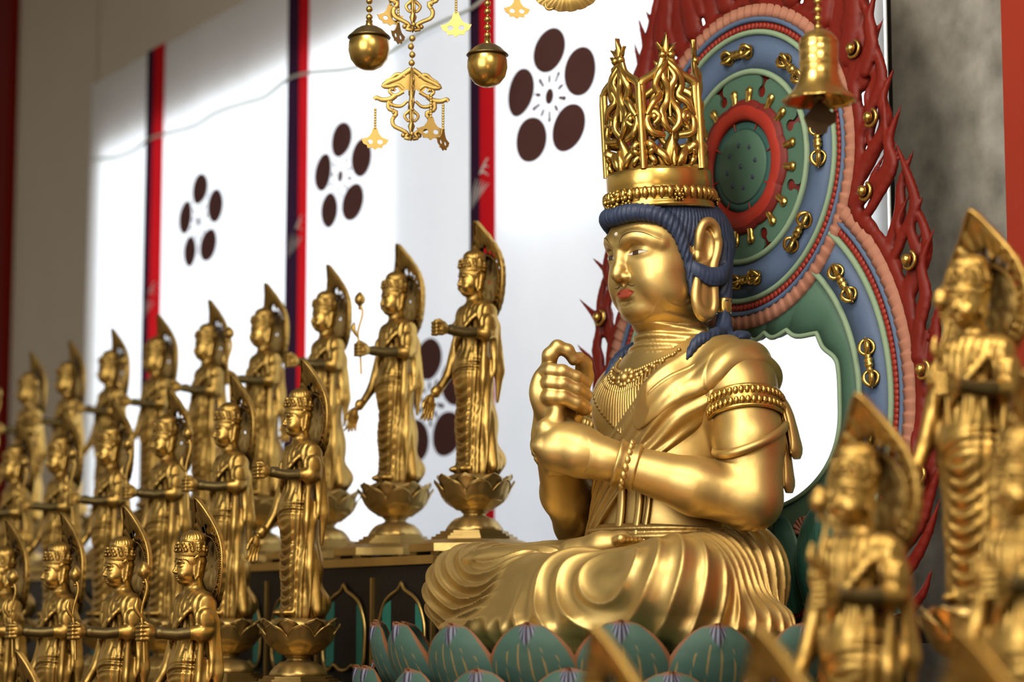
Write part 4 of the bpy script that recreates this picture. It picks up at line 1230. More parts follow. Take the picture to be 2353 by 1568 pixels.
# ================================================================ flaming halo screen behind the statue
PINK = paint_mat('frill_pink', (.36, .15, .095), (.45, .20, .13), rough=.7, ao=.02)
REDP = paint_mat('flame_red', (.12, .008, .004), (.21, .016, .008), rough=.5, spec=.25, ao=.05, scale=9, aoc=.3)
REDB = paint_mat('bead_red', (.24, .018, .010), (.32, .028, .014), rough=.5, ao=.012)
BLUE = paint_mat('ring_blue', (.080, .125, .225), (.105, .155, .26), rough=.6)
LGREEN = paint_mat('line_green', (.22, .33, .21), (.28, .38, .25), rough=.6)
GREEN = paint_mat('field_green', (.060, .135, .092), (.080, .165, .115), rough=.6, scale=7)
TEAL = paint_mat('teal_dark', (.03, .10, .095), (.045, .13, .115), rough=.6)
DOT = paint_mat('dot_blue', (.03, .05, .09), (.05, .07, .11), rough=.5)
MAN = thing('flame_halo_screen', 'tall painted halo screen with blue and green rings, red carved flames and gilded thunderbolts', 'halo', tuple(B0 + .03 * A([-math.cos(BTH), -math.sin(BTH), 0])), BTH)
YP = .250                                   # plane of the screen behind the statue
DZ, DR = 1.183, .420                        # head disc
BZ, BR = .552, .608                         # body disc
def ring_rel(name, mat, c, prof, n=160, a0=0., a1=2 * PI, parent=MAN, zfun=None):
    """annulus of revolution about the screen normal: prof = (radius, height towards the hall)"""
    full = abs(a1 - a0 - 2 * PI) < 1e-6
    a = np.linspace(a0, a1, n, endpoint=not full)
    P = []
    for k, (r, h) in enumerate(prof):
        hh = np.full(n, h) if zfun is None else zfun(a, r, h); rr = np.full(n, r)
        P.append(np.stack([c[0] + rr * np.cos(a), YP - hh, c[1] + rr * np.sin(a)], -1))
    mb = MB(); mb.grid(A(P), closev=full); return mb.build(name, mat, parent)
D = (0, DZ)
fr = lambda R, f0, f1, h: [(R * f0, -.01), (R * f0, h), (R * f1, h), (R * f1, -.01)]
rnd = lambda R, f0, f1, h: [(R * (f0 + f1) / 2 + R * (f1 - f0) / 2 * math.cos(t), h * .4 + h * .6 * math.sin(t)) for t in np.linspace(PI, 0, 9)]
def frill(name, c, R, f0, f1, n_pl, a0=0., a1=2 * PI, n=900):
    def zf(a, r, h): q = (n_pl * a / (2 * PI) + 1.6 * (r / R)) % 1; return h + (.0048 * np.where(q < .8, q / .8, (1 - q) / .2) - .002) * (h > 0)
    rr = [R * f0, R * f0, R * (f0 * .6 + f1 * .4), R * f1, R * f1]; hh = [-.012, .011, .014, .011, -.012]
    return ring_rel(name, PINK, c, list(zip(rr, hh)), n, a0, a1, zfun=zf)
def beads(mb, c, R, cnt, sz, a0=0., a1=2 * PI, h=.012):
    for i in range(cnt):
        t = a0 + (a1 - a0) * (i + .5) / cnt
        mb.ball((c[0] + R * math.cos(t), YP - h, c[1] + R * math.sin(t)), (sz[0], sz[1], sz[0]), 6, 8)
# --- head disc
mb = MB(); mb.lathe([(DR * .90, -.022), (DR * .90, -.004), (.001, -.004)], 96); o = mb.build('disc_back', TEAL, MAN); o.rotation_euler = (PI / 2, 0, 0); o.location = (0, YP, DZ)
frill('pink_frill', D, DR, .918, 1.0, 88)
ring_rel('blue_ring', BLUE, D, rnd(DR, .888, .925, .016))
mb = MB(); ringp = fr(DR, .84, .892, .007)
ring_rel('red_ring', REDB, D, ringp); beads(mb, D, DR * .866, 150, (.0090, .0062), h=.007); mb.build('red_beads', REDB, MAN)
ring_rel('green_ring', LGREEN, D, rnd(DR, .808, .846, .016))
ring_rel('blue_band', BLUE, D, fr(DR, .59, .815, .007))
ring_rel('green_ring', LGREEN, D, rnd(DR, .565, .605, .016))
ring_rel('red_ground', REDP, D, fr(DR, .2, .575, .0025))
# green lobes separated by red keyholes
for k in range(8):
    tm = rad(90 + 45 * k); ha = PI / 8; half = []
    rho, rc_ = .036, .472
    half.append((.33, ha)); half.append((rc_ - rho, ha))
    for ph in np.linspace(-90, 62, 9):
        r_ = rc_ + rho * math.sin(rad(ph)); half.append((r_, ha - rho * math.cos(rad(ph)) / r_ * .98))
    half += [(.518, ha - .014 / .518), (.545, ha - .022 / .545), (.562, ha - .045 / .562), (.577, ha - .085 / .577)]
    top = [(.580, q) for q in np.linspace(half[-1][1], -half[-1][1], 9)[1:-1]]
    ol = half + top + [(r_, -q) for r_, q in half[::-1]]
    mb = MB(); mb.prism([(DR * r_ * math.cos(tm + q), DR * r_ * math.sin(tm + q)) for r_, q in ol], 0, .0085, lambda a, b, h: (a, YP - h, DZ + b))
    mb.build('green_lobe', GREEN, MAN, smooth=False)
# gold drops in pairs on every lobe
drop = None
for k in range(8):
    for s in (-1, 1):
        t = rad(90 + 45 * k) + s * rad(9.0)
        P = [(DR * (.385 + .105 * w) * math.cos(t), YP - .010, DZ + DR * (.385 + .105 * w) * math.sin(t)) for w in np.linspace(0, 1, 9)]
        mb = MB(); mb.tube(P, [.009, .0105, .0105, .010, .0105, .012, .013, .012, .007], 10, flat=((0, 1, 0), .7)); mb.build('gold_drop', GOLD_TRIM, MAN)
# red flower, teal ring and seed head
n = 720; a = np.linspace(0, 2 * PI, n, endpoint=False)
REDF = paint_mat('flower_red', (.30, .020, .010), (.40, .034, .016), rough=.55, ao=.03, aoc=.25)
REDK = paint_mat('flower_maroon', (.12, .010, .008), (.20, .016, .010), rough=.6, ao=.02)
def flower(name, mat, prof):
    P = []
    for r, h in prof:
        lob = 1 + (.045 * np.abs(np.cos(4 * a + .2)) ** .55 - .03) * sstf(.28, .40, r)
        rr = DR * r * lob
        P.append(np.stack([rr * np.cos(a), YP - h + 0 * a, DZ + rr * np.sin(a)], -1))
    mb = MB(); mb.grid(A(P), closev=True); mb.build(name, mat, MAN)
flower('red_flower', REDF, ((.372, .020), (.35, .0235), (.32, .0245), (.295, .022), (.282, .016), (.280, .006)))
flower('flower_fringe', REDK, ((.410, .0), (.410, .0125), (.395, .016), (.372, .020)))
ring_rel('teal_ring', TEAL, D, fr(DR, .20, .284, .011)); 
for k in range(8):
    t = 2 * PI * k / 8 + .25
    mb = MB(); mb.tube([(DR * r * math.cos(t), YP - .012, DZ + DR * r * math.sin(t)) for r in (.236, .26, .286)], [.0012, .0022, .004], 6); mb.build('red_notch', REDF, MAN)
mb = MB(); mb.lathe([(DR * .228, 0), (DR * .228, .013), (DR * .220, .0155), (.001, .017)], 80); o = mb.build('seed_head', GREEN, MAN); o.rotation_euler = (PI / 2, 0, 0); o.location = (0, YP, DZ)
mb = MB(); mb.ball((0, YP - .017, DZ), (.007, .003, .007), 8, 12)
for k in range(8):
    t = 2 * PI * k / 8 + .15; mb.ball((DR * .135 * math.cos(t), YP - .016, DZ + DR * .135 * math.sin(t)), (.0065, .003, .0065), 8, 12)
mb.build('seed_dots', DOT, MAN)
# --- body disc: an open ring with a scalloped opening behind the back
B = (0, BZ)
dd = DZ - BZ; cx = (dd * dd + BR * BR - (DR * .99) ** 2) / (2 * dd)      # height of the crossing above BZ
ac = math.asin(cx / BR)                                                    # start below this angle
A0, A1_ = PI - ac - .02, 2 * PI + ac + .02
frill('pink_frill', B, BR, .937, 1.0, 130, A0, A1_, 1200)
ring_rel('blue_ring', BLUE, B, rnd(BR, .912, .938, .014), 160, A0, A1_)
ring_rel('red_ring', REDB, B, fr(BR, .875, .914, .005), 160, A0, A1_)
mb = MB(); beads(mb, B, BR * .894, 190, (.0098, .0062), A0, A1_, .006); mb.build('red_beads', REDB, MAN)
ring_rel('green_ring', LGREEN, B, rnd(BR, .848, .878, .014), 160, A0, A1_)
ring_rel('blue_band', BLUE, B, fr(BR, .69, .855, .006), 160, A0, A1_)
ring_rel('green_ring', LGREEN, B, rnd(BR, .672, .700, .014), 160, A0, A1_)
# green field with the opening
def hole_r(t):
    x, z = abs(math.cos(t)), math.sin(t)
    if z > 0: return ((x / .345) ** 4 + (z / .215) ** 4) ** -.25
    return ((x / .345) ** 2.2 + (-z / .235) ** 2.2) ** (-1 / 2.2)
P0, n = [], 360
for w in (0, 1):
    rowp = []
    for i in range(n):
        t = 2 * PI * i / n
        r = hole_r(t) * (1 - .07 * abs(math.sin(10 * t)) * sstf(.25, .5, math.sin(t))) if w == 0 else BR * .68
        rowp.append((r * math.cos(t), BZ + r * math.sin(t) - (.020 if w == 0 else 0)))
    P0.append(rowp)
inn, out = A(P0[0]), A(P0[1])
lift = lambda q, y: np.stack([q[:, 0], np.full(len(q), y), q[:, 1]], -1)
mb = MB(); mb.grid(A([lift(inn, YP + .016), lift(inn, YP - .004), lift(inn + (out - inn) * .5, YP - .004), lift(out, YP - .004), lift(out, YP + .016), lift(inn, YP + .016)]), closev=True); mb.build('green_field', GREEN, MAN)
mb = MB(); mb.tube(lift(inn, YP - .004), .0065, 8, closed=True); mb.build('opening_edge', LGREEN, MAN)
# --- vajra thunderbolts
def vajra_mesh():
    mb = MB()
    mb.lathe([(.001, -.026), (.0075, -.024), (.0085, -.019), (.0062, -.013), (.0095, -.009), (.0105, -.004), (.0075, 0), (.0105, .004), (.0095, .009), (.0062, .013), (.0085, .019), (.0075, .024), (.001, .026)], 16)
    for s in (-1, 1):
        for k in range(4):
            t = PI / 2 * k + PI / 4
            P = [(r * math.cos(t), r * math.sin(t), s * z) for r, z in ((.005, .020), (.013, .025), (.0165, .034), (.0135, .045), (.006, .053), (.001, .056))]
            mb.tube(spline(P, 12), [.0042] * 4 + [.0052] * 4 + [.0045, .004, .003, .0015], 6)
        mb.tube([(0, 0, s * .018), (0, 0, s * .045), (0, 0, s * .061)], [.004, .004, .0008], 6)
    return mb.build('vajra', GOLD_TRIM, MAN)
vj = vajra_mesh(); first = True
def put_vajra(c, r, ang):
    global first
    o = vj if first else vj.copy()
    if not first: COL.objects.link(o); o.parent = MAN
    first = False
    o.location = (c[0] + r * math.cos(ang), YP - .018, c[1] + r * math.sin(ang))
    o.rotation_euler = (0, -(ang) , 0); o.scale = (1.2, .9, 1.04)
for k in range(8): put_vajra(D, DR * .703, rad(2 + 45 * k))
for t in (37, 10, -17, -44, 143, 170, 197, 224): put_vajra(B, BR * .772, rad(t))
# --- carved flames
def flame_strip(mb, P, w, th, dark=0):
    """S-curved tongue in the screen plane: centre line (x,z), half-widths, ridge height"""
    C = spline([(p[0], 0, p[1]) for p in P], 22); T = np.gradient(C, axis=0); T /= np.linalg.norm(T, axis=1)[:, None]
    Nn = np.stack([-T[:, 2], 0 * T[:, 0], T[:, 0]], -1)
    u = np.linspace(0, 1, 22); W = np.interp(u, np.linspace(0, 1, len(w)), w)
    rows_ = []
    for k in range(22):
        q = C[k]; a = W[k]; f = min(1, a / .011); tt = .004 + (th - .004) * f; y0, y1 = YP + .012 * f, YP - .004 * f
        rows_.append([q - Nn[k] * a + [0, y0, 0], q - Nn[k] * a + [0, y1, 0], q - Nn[k] * a * .35 + [0, YP - tt, 0], q + Nn[k] * a * .35 + [0, YP - tt, 0], q + Nn[k] * a + [0, y1, 0], q + Nn[k] * a + [0, y0, 0]])
    mb.grid(A(rows_), closev=True)
def edge_pt(z):
    """inner edge of the flame border at height z (right side): outside of both discs"""
    x1 = math.sqrt(max(0, BR ** 2 - (z - BZ) ** 2)) if abs(z - BZ) < BR else 0
    x2 = math.sqrt(max(0, DR ** 2 - (z - DZ) ** 2)) if abs(z - DZ) < DR else 0
    return max(x1, x2)
OUT = [(-.02, .54), (.10, .60), (.3, .655), (.55, .69), (.75, .70), (.86, .685), (.96, .65), (1.05, .605), (1.29, .55), (1.52, .475), (1.7, .395), (1.85, .28), (2.0, .15), (2.1, .03)]
def out_x(z): return float(np.interp(z, [p[0] for p in OUT], [p[1] for p in OUT]))
rng = random.Random(11)
def tongue(v, P, r, dy=0.):
    P = spline([(p[0], 0, p[1]) for p in P], 15); R_ = np.interp(np.linspace(0, 1, 15), np.linspace(0, 1, len(r)), r)
    for k in range(14):
        v.rc((P[k][0], YP + dy, P[k][2]), (P[k + 1][0], YP + dy, P[k + 1][2]), R_[k], R_[k + 1], .002, flat=(A([0, 1., 0]), max(.5, min(1, .010 / max(R_[k], .002)))))
for s in (-1, 1):
    lo_x, hi_x = (-.02, .82) if s > 0 else (-.82, .02)
    v = Vol((lo_x, YP - .034, -.10), (hi_x, YP + .030, 2.14), .0046)
    for z in np.linspace(-.06, DZ + DR - .03, 46):
        z2 = z + .045
        v.rc((s * (edge_pt(z) + .008), YP, z), (s * (edge_pt(z2) + .008), YP, z2), .017, .017, .004, flat=(A([0, 1., 0]), .6))
    z = -.12; k = 0
    while z < 1.46:
        L = .27 + .05 * rng.random(); zo = min(2.05, z + L); o = out_x(zo); em = edge_pt(z + .5 * L); w = max(.05, out_x(z + .5 * L) - em)
        e1 = edge_pt(z + .22 * L); dy = (.006, -.006, 0)[k % 3]
        # main S-shaped tongue leaving the rib and ending in a free tip
        tongue(v, [(s * (edge_pt(z) + .010), z), (s * (e1 + .030), z + .20 * L), (s * (em + .62 * w), z + .46 * L), (s * (o - .026), z + .72 * L), (s * (o + .022 + (.050 if s < 0 and zo < 1.1 else 0)), zo)], [.019, .0165, .0185, .0125, .001], dy)
        # small inner curl in the gap
        if w > .07: tongue(v, [(s * (em + .02), z + .46 * L), (s * (em + .30 * w), z + .62 * L), (s * (em + .26 * w), z + .80 * L), (s * (em + .50 * w), z + 1.02 * L)], [.012, .0125, .009, .001], -dy)
        if w > .11: tongue(v, [(s * (em + .25 * w), z + .16), (s * (em + .58 * w), z + .24), (s * (em + .50 * w), z + .31), (s * (out_x(min(2.05, z + .42)) - .035), z + .42)], [.014, .016, .012, .001], -dy)
        z += .108; k += 1
    for j in range(9):      # flames rising above the head disc
        t = rad(91 - 9 * j); q = DR + .034; b = (q * math.cos(t), DZ + q * math.sin(t)); tx = out_x(min(2.05, b[1] + .40)); dy = (.007, -.007)[j % 2]
        tongue(v, [(s * b[0], b[1]), (s * (b[0] + .022), b[1] + .11), (s * (b[0] * .75 + .25 * tx), b[1] + .23), (s * (tx + .01), b[1] + .40)], [.034, .029, .020, .001], dy)
        tongue(v, [(s * (b[0] + .03), b[1] + .01), (s * (b[0] + .055), b[1] + .07), (s * (b[0] + .045), b[1] + .13), (s * (b[0] + .08), b[1] + .22)], [.016, .018, .012, .001], -dy)
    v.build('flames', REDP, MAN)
    for (z, q) in ((.14, .55), (.36, .5), (.60, .42), (.86, .50), (1.045, .30), (1.22, .45), (1.40, .45)):
        e = edge_pt(z); x = e + q * (out_x(z) - e) + .004
        mb = MB(); mb.ball((s * x, YP - .030, z), (.0135, .012, .0135), 8, 12); mb.tube([(s * x + .020 * math.cos(t), YP - .022, z + .020 * math.sin(t)) for t in np.linspace(-2.4, 1.2, 16)], .005, 6)
        mb.build('gold_bead', GOLD_TRIM, MAN)
# --- upright petals and shells at the foot of the screen, and its base block
P, U = seat_petal(.078, .27, .05, .03, .02)
src = None
for x, y, sc, ry in ((.155, .215, .90, 4), (.325, .205, 1.0, 2), (.49, .215, .98, -2), (-.155, .215, .9, 4), (-.325, .205, 1.0, 2), (-.49, .215, .98, 0), (.0, .215, .9, 0)):
    if src is None: src = thick_grid(P, U, .006).build('upright_petal', PETAL_BACK, MAN, uv=True); o = src
    else: o = src.copy(); COL.objects.link(o); o.parent = MAN
    o.location = (x, y, .045); o.rotation_euler = (0, rad(-6), rad(-90 + ry * 5)); o.scale = (1, 1, sc)
for x in (.235, .40, -.235, -.40, .08, -.08):
    mb = MB()
    for k in range(9):
        t = PI * (k + .5) / 9
        mb.tube([(x, YP - .02, .235), (x + .040 * math.cos(t), YP - .026, .235 + .044 * math.sin(t))], [.003, .0085], 6)
    mb.build('shell_ornament', PINK, MAN)
mb = MB(); mb.box((0, .300, .005), (.55, .090, .030)); mb.box((0, .31, (FLOOR - B0[2] - .03) / 2), (.40, .08, (B0[2] - FLOOR - .03) / 2)); mb.build('base_block', BLACK, MAN, smooth=False)
# ================================================================ room shell
CURT_Y, PANE_Y, WALL_Y = .76, .825, .88
def cx_(px, py=600): return float(on_row_plane(px, py, CURT_Y)[0])
def cz_(px, py): return float(on_row_plane(px, py, CURT_Y)[2])
WALLM = paint_mat('plaster_beige', (.50, .45, .37), (.55, .49, .41), rough=.85, scale=3, spec=.2, ao=0)
CONC = paint_mat('concrete_grey', (.05, .046, .036), (.56, .54, .49), rough=.85, scale=10, spec=.2, ao=0)
REDW = paint_mat('vermilion_paint', (.27, .026, .012), (.31, .034, .016), rough=.5, scale=3, spec=.3, ao=0)
REDD = paint_mat('dark_red_paint', (.13, .005, .003), (.15, .007, .004), rough=.85, scale=3, spec=.08, ao=0)
FLOORM = paint_mat('floor_wood', (.10, .055, .028), (.15, .085, .045), rough=.4, scale=4, ao=0)
CEILM = paint_mat('ceiling_dark', (.16, .13, .10), (.2, .17, .13), rough=.8, scale=4, ao=0)
def slab(name, c, h, mat):
    mb = MB(); mb.box(c, h); return struct(row_obj(mb.build(name, mat, None, smooth=False)))
x_l, x_r = cx_(203), cx_(2040)
slab('floor', (0, -3.2, FLOOR - .05), (7.0, 4.6, .05), FLOORM)
slab('ceiling', (0, -3.2, 3.85), (7.0, 4.6, .05), CEILM)
ztop = cz_(205, 200)
# window openings in the wall behind the curtain: (x0, x1, z0, z1)
w1 = (cx_(222), cx_(893), .02, cz_(400, 262) + .0)
w2 = (cx_(1150), cx_(1418), cz_(1280, 470), ztop - .10)
w3 = (cx_(1540), cx_(2003), .15, ztop - .10)
wins = [w1, w2, w3]
mb = MB()
xs = [-6.0] + sum([[w[0], w[1]] for w in wins], []) + [6.0]
for i in range(0, 8, 2): mb.box(((xs[i] + xs[i + 1]) / 2, WALL_Y + .05, (3.85 + FLOOR) / 2), ((xs[i + 1] - xs[i]) / 2, .05, (3.85 - FLOOR) / 2))
for w in wins:
    for a, b in ((FLOOR, w[2]), (w[3], 3.85)): mb.box(((w[0] + w[1]) / 2, WALL_Y + .05, (a + b) / 2), ((w[1] - w[0]) / 2, .05, (b - a) / 2))
struct(row_obj(mb.build('wall_back', WALLM, None, smooth=False)))
def pane_mat(name, col, st):
    m, nt, b = mat_new(name); b.inputs['Base Color'].default_value = (.8, .85, .9, 1)
    b.inputs['Emission Color'].default_value = col + (1,); b.inputs['Emission Strength'].default_value = st; return m
PANE = pane_mat('daylight_pane', (.92, .97, 1), 2.7); GLOW_FILL = pane_mat('glow_fill_pane', (.90, .95, 1), 1.0)
for k, w in enumerate(wins + [(cx_(893), cx_(1545), .0, ztop - .10)]):  # last pane added: dim glow before the solid wall to brighten the grey cloth
    y = PANE_Y + (.012 if k == 3 else 0)
    mb = MB(); mb.add([(w[0], y, w[2]), (w[1], y, w[2]), (w[1], y, w[3]), (w[0], y, w[3])], [(0, 1, 2, 3)])
    struct(row_obj(mb.build('backlight_%d' % (k + 1), GLOW_FILL if k == 3 else PANE, None, smooth=False)))
# pillars
slab('trim_2', ((x_l + x_r) / 2, .80, (ztop - .04 + 3.7) / 2), ((x_r - x_l) / 2, .020, (3.7 - ztop + .04) / 2), WALLM)
xp = float(on_row_plane(40, 500, .80)[0])
slab('pillar_left', (xp - .60, .77, .8), (.60, .035, 2.9), REDD)
slab('wall_left', ((xp + .01 + x_l + .02) / 2, .80, .8), ((x_l + .01 - xp) / 2, .020, 2.9), WALLM)
xr0 = float(on_row_plane(2046, 300, .68)[0]); xr1 = float(on_row_plane(2300, 300, .46)[0])
slab('wall_right', ((xr0 + 4.6) / 2, .76, .8), ((4.6 - xr0) / 2, .07, 2.9), CONC)
slab('trim_1', (xr0 - .002, .688, .8), (.0025, .008, 2.9), BLACK)
slab('pillar_right', (xr1 + .60, .57, .8), (.60, .10, 2.9), REDW)

# ================================================================ crested curtain
def cloth_mat(name, c1, c2, tr=.5):
    m = bpy.data.materials.new(name); m.use_nodes = True; nt = m.node_tree; L = nt.links
    nt.nodes.remove(nt.nodes['Principled BSDF']); out = nt.nodes['Material Output']
    col = mixc(nt, noise(nt, 6, 3), c1, c2)
    d = N(nt, 'ShaderNodeBsdfDiffuse'); t = N(nt, 'ShaderNodeBsdfTranslucent'); mx = N(nt, 'ShaderNodeMixShader'); mx.inputs[0].default_value = tr
    L.new(col, d.inputs[0]); L.new(col, t.inputs[0]); L.new(d.outputs[0], mx.inputs[1]); L.new(t.outputs[0], mx.inputs[2]); L.new(mx.outputs[0], out.inputs[0])
    return m
CLOTH = cloth_mat('white_cloth', (.80, .80, .82), (.84, .84, .85), .42)
CRED = cloth_mat('red_cloth', (.60, .012, .018), (.66, .018, .022), .40)
CPUR = cloth_mat('purple_cloth', (.035, .014, .035), (.05, .02, .045), .25)
CBRN = cloth_mat('brown_crest', (.085, .035, .030), (.10, .045, .038), .20)
MARK = paint_mat('mark_white', (.75, .73, .72), (.8, .78, .77), rough=.9, ao=0)
CUR = row_obj(thing('crested_curtain', 'white curtain with red and purple stripes and dark plum blossom crests behind the statues', 'curtain'))
ztop = cz_(205, 200); zbot = -.55
def wave(x, z):
    k = sstf(ztop, ztop - 1.2, z)
    return CURT_Y + (.006 * math.sin(9.2 * x + .6) + .0025 * math.sin(23 * x + 1.3 + .4 * z)) * (.25 + .75 * k)
def cloth_grid(x0, x1, z0, z1, nx, nz, off, shear=0.):
    X = np.linspace(x0, x1, nx); Z = np.linspace(z0, z1, nz)
    return A([[(x + shear * (z - z1), wave(x, z) - off, z) for z in Z] for x in X])
mb = MB(); mb.grid(cloth_grid(x_l, x_r, zbot, ztop + .0, 260, 30, 0)); mb.build('curtain_cloth', CLOTH, CUR)
for (xa, xm, xb, yq) in ((341, 358, 381, 140), (664, 690, 713, 60), (1079, 1104, 1139, 60)):
    a, m_, b_ = cx_(xa, yq), cx_(xm, yq), cx_(xb, yq)
    mb = MB(); mb.grid(cloth_grid(a, m_ + .004, zbot, ztop + .01, 6, 30, .004)); st = mb.build('purple_stripe', CPUR, CUR)
    mb = MB(); mb.grid(cloth_grid(m_, b_, zbot, ztop + .01, 6, 30, .006)); st2 = mb.build('red_stripe', CRED, CUR)
    # pale brushed crane-feather marks on the stripe
    for zc in ({341: (cz_(350, 690),), 664: (cz_(690, 540),), 1079: (cz_(1105, 420),)}[xa]):
        mb = MB(); w = b_ - a
        for k in range(5):
            x0 = a + w * (.20 + .10 * k); P = spline([(x0 - .01, 0, zc - .085 + .010 * k), (x0, 0, zc - .03), (x0 + .02 + .004 * k, 0, zc + .02 - .008 * k)], 10)
            mb.tube([(p[0], wave(p[0], p[2]) - .009, p[2]) for p in P], [.001, .002, .003, .003, .003, .003, .003, .002, .002, .001], 6, flat=((0, 1, 0), .3))
        for k in range(3):
            P = spline([(a + w * .42, 0, zc + .03), (a + w * (.58 + .06 * k), 0, zc + .035 + .018 * k), (a + w * .78, 0, zc + .015 + .03 * k)], 8)
            mb.tube([(p[0], wave(p[0], p[2]) - .009, p[2]) for p in P], [.001, .003, .004, .004, .004, .003, .002, .001], 6, flat=((0, 1, 0), .3))
        mb.build('white_mark', MARK, st2)
def crest(px, py, hpx, tilt=0.):
    c = on_row_plane(px, py, CURT_Y); dep = (RM @ c + A1W)[1]; S = hpx / 5200 * dep / 2.60      # unit = ring radius
    mb = MB()
    def blob(x, z, rx, rz, ang, n=40):
        ca, sa = math.cos(ang), math.sin(ang); ring = []
        for t in np.linspace(0, 2 * PI, n, endpoint=False):
            u, v = rx * math.cos(t), rz * math.sin(t)
            ring.append((x + u * ca - v * sa, z + u * sa + v * ca))
        f = lambda q: (c[0] + 1.2 * S * q[0], wave(c[0] + 1.2 * S * q[0], c[2] + S * q[1]) - .005, c[2] + S * q[1])
        mb.fan([f(q) for q in ring], f((x, z)))
    for k in range(5):
        t = PI / 2 + 2 * PI * k / 5 + tilt
        blob(.90 * math.cos(t), .90 * math.sin(t), .43, .475, t)
        t2 = t
        blob(.34 * math.cos(t2), .34 * math.sin(t2), .10, .045, t2, 14)
        t3 = t + PI / 5
        blob(.36 * math.cos(t3), .36 * math.sin(t3), .10, .040, t3, 14)
        blob(.46 * math.cos(t3), .46 * math.sin(t3), .055, .055, t3, 14)
    blob(0, 0, .13, .16, 0, 24)
    mb.build('plum_blossom_crest', CBRN, CUR, smooth=False)
crest(462, 510, 223); crest(788, 406, 252); crest(1266, 222, 320); crest(993, 925, 292, rad(3))
CORD = paint_mat('pale_cord', (.55, .62, .55), (.62, .68, .60), rough=.7, ao=0)
P = [on_row_plane(x, y, CURT_Y - .035) for x, y in ((212, 366), (265, 362), (310, 345), (345, 318), (400, 303), (450, 288), (500, 258), (560, 238), (610, 222), (665, 180), (720, 166), (790, 160), (850, 145), (905, 115), (960, 78), (1020, 48), (1085, 18), (1140, -30))]
mb = MB(); mb.tube(spline(P, 90), .0065, 8); o = row_obj(mb.build('sagging_rope', CORD)); tag(o, 'thin pale rope sagging across the upper part of the crested curtain', 'rope')

# ================================================================ hanging brass ornaments
CEIL = 3.8
def at(px, py, dep): return ray(px, py) * dep
def bead_strand(mb, p, z1, r, gap):
    """beads upwards from p, then a thin wire to the ceiling"""
    z = p[2]
    while z < z1:
        mb.ball((p[0], p[1], z), (r, r, r * .95), 8, 10); z += gap
    mb.tube([(p[0], p[1], p[2] - r), (p[0], p[1], CEIL)], r * .25, 6)
def ball_bell(px, py, rpx, dep, label):
    c = at(px, py, dep); r = rpx / 5200 * dep
    t = thing('hanging_ball_bell', label, 'bell', tuple(c), 0, 'brass ball bells hanging from above')
    mb = MB(); mb.lathe([(.0001, -1.05), (.30, -1.02), (.62, -.86), (.88, -.52), (.99, -.08), (.97, .30), (.90, .52), (.88, .56)], 48); mb.V = [v * r for v in mb.V]; mb.build('bell_body', BRASS, t)
    mb = MB(); mb.lathe([(.86, .50), (1.00, .51), (1.04, .54), (1.00, .60), (.86, .72), (.66, .92), (.42, 1.06), (.18, 1.12), (.0001, 1.13)], 48); mb.V = [v * r for v in mb.V]; mb.build('bell_cap', DARKGOLD, t)
    mb = MB(); mb.lathe([(.17, 1.08), (.18, 1.20), (.15, 1.23), (.165, 1.38), (.0001, 1.39)], 16); mb.V = [v * r for v in mb.V]
    bead_strand(mb, A([0, 0, 1.40 * r]), 9 * r, .155 * r, .40 * r) if False else None
    z = 1.55
    while z < 8: mb.ball((0, 0, z * r), (.165 * r,) * 3, 8, 10); z += .40
    mb.tube([(0, 0, .9 * r), (0, 0, CEIL - c[2])], .035 * r, 6)
    mb.build('bead_strand', BRASS, t)
ball_bell(848, 112, 49, 5.15, 'left of two round brass bells hanging on a bead strand')
ball_bell(1120, 152, 48, 5.15, 'right of two round brass bells, hanging before the red striped curtain')

FIL = gold_mat('filigree_brass', (.62, .43, .14), (.20, .12, .03), rough=.5, ao=.01, dust=.2, bump=.0003)
def pendant_plate(parent, p, s, ang, chain):
    """little fan-shaped plate with two holes on a twisted chain; p = top of the plate"""
    out = [(0, 0), (.10, -.02), (.17, -.25), (.30, -.42), (.55, -.52), (.62, -.50), (.52, -.72), (.36, -.80), (.33, -.92), (.14, -.90), (0, -1.0)]
    out = out + [(-x, z) for x, z in out[-2:0:-1]]
    from mathutils.geometry import tessellate_polygon
    holes = [[(sx * .22 + .12 * math.cos(t), -.64 + .10 * math.sin(t)) for t in np.linspace(0, 2 * PI, 14, endpoint=False)] for sx in (-1, 1)]
    loops = [out] + holes; flat = sum(loops, [])
    tr = tessellate_polygon([[Vector((q[0], q[1], 0)) for q in l] for l in loops])
    ca, sa = math.cos(ang), math.sin(ang); f = lambda q, h: (p[0] + s * q[0] * ca - h * sa, p[1] + s * q[0] * sa + h * ca, p[2] + s * q[1])
    mb = MB(); h = .0012
    mb.add([f(q, h) for q in flat] + [f(q, -h) for q in flat], np.zeros((0, 4), int), [tuple(t) for t in tr] + [tuple(i + len(flat) for i in t[::-1]) for t in tr])
    n0 = 0
    for l in loops:
        m = len(l); mb.add([f(q, h) for q in l] + [f(q, -h) for q in l], [(i, (i + 1) % m, (i + 1) % m + m, i + m) for i in range(m)])
    k = 0; z = 0
    while z < chain:
        mb.ball((p[0], p[1], p[2] + z), (.0032, .0032, .0042), 6, 6); z += .0062
    return mb.build('pendant_plate', FIL, parent, smooth=False)
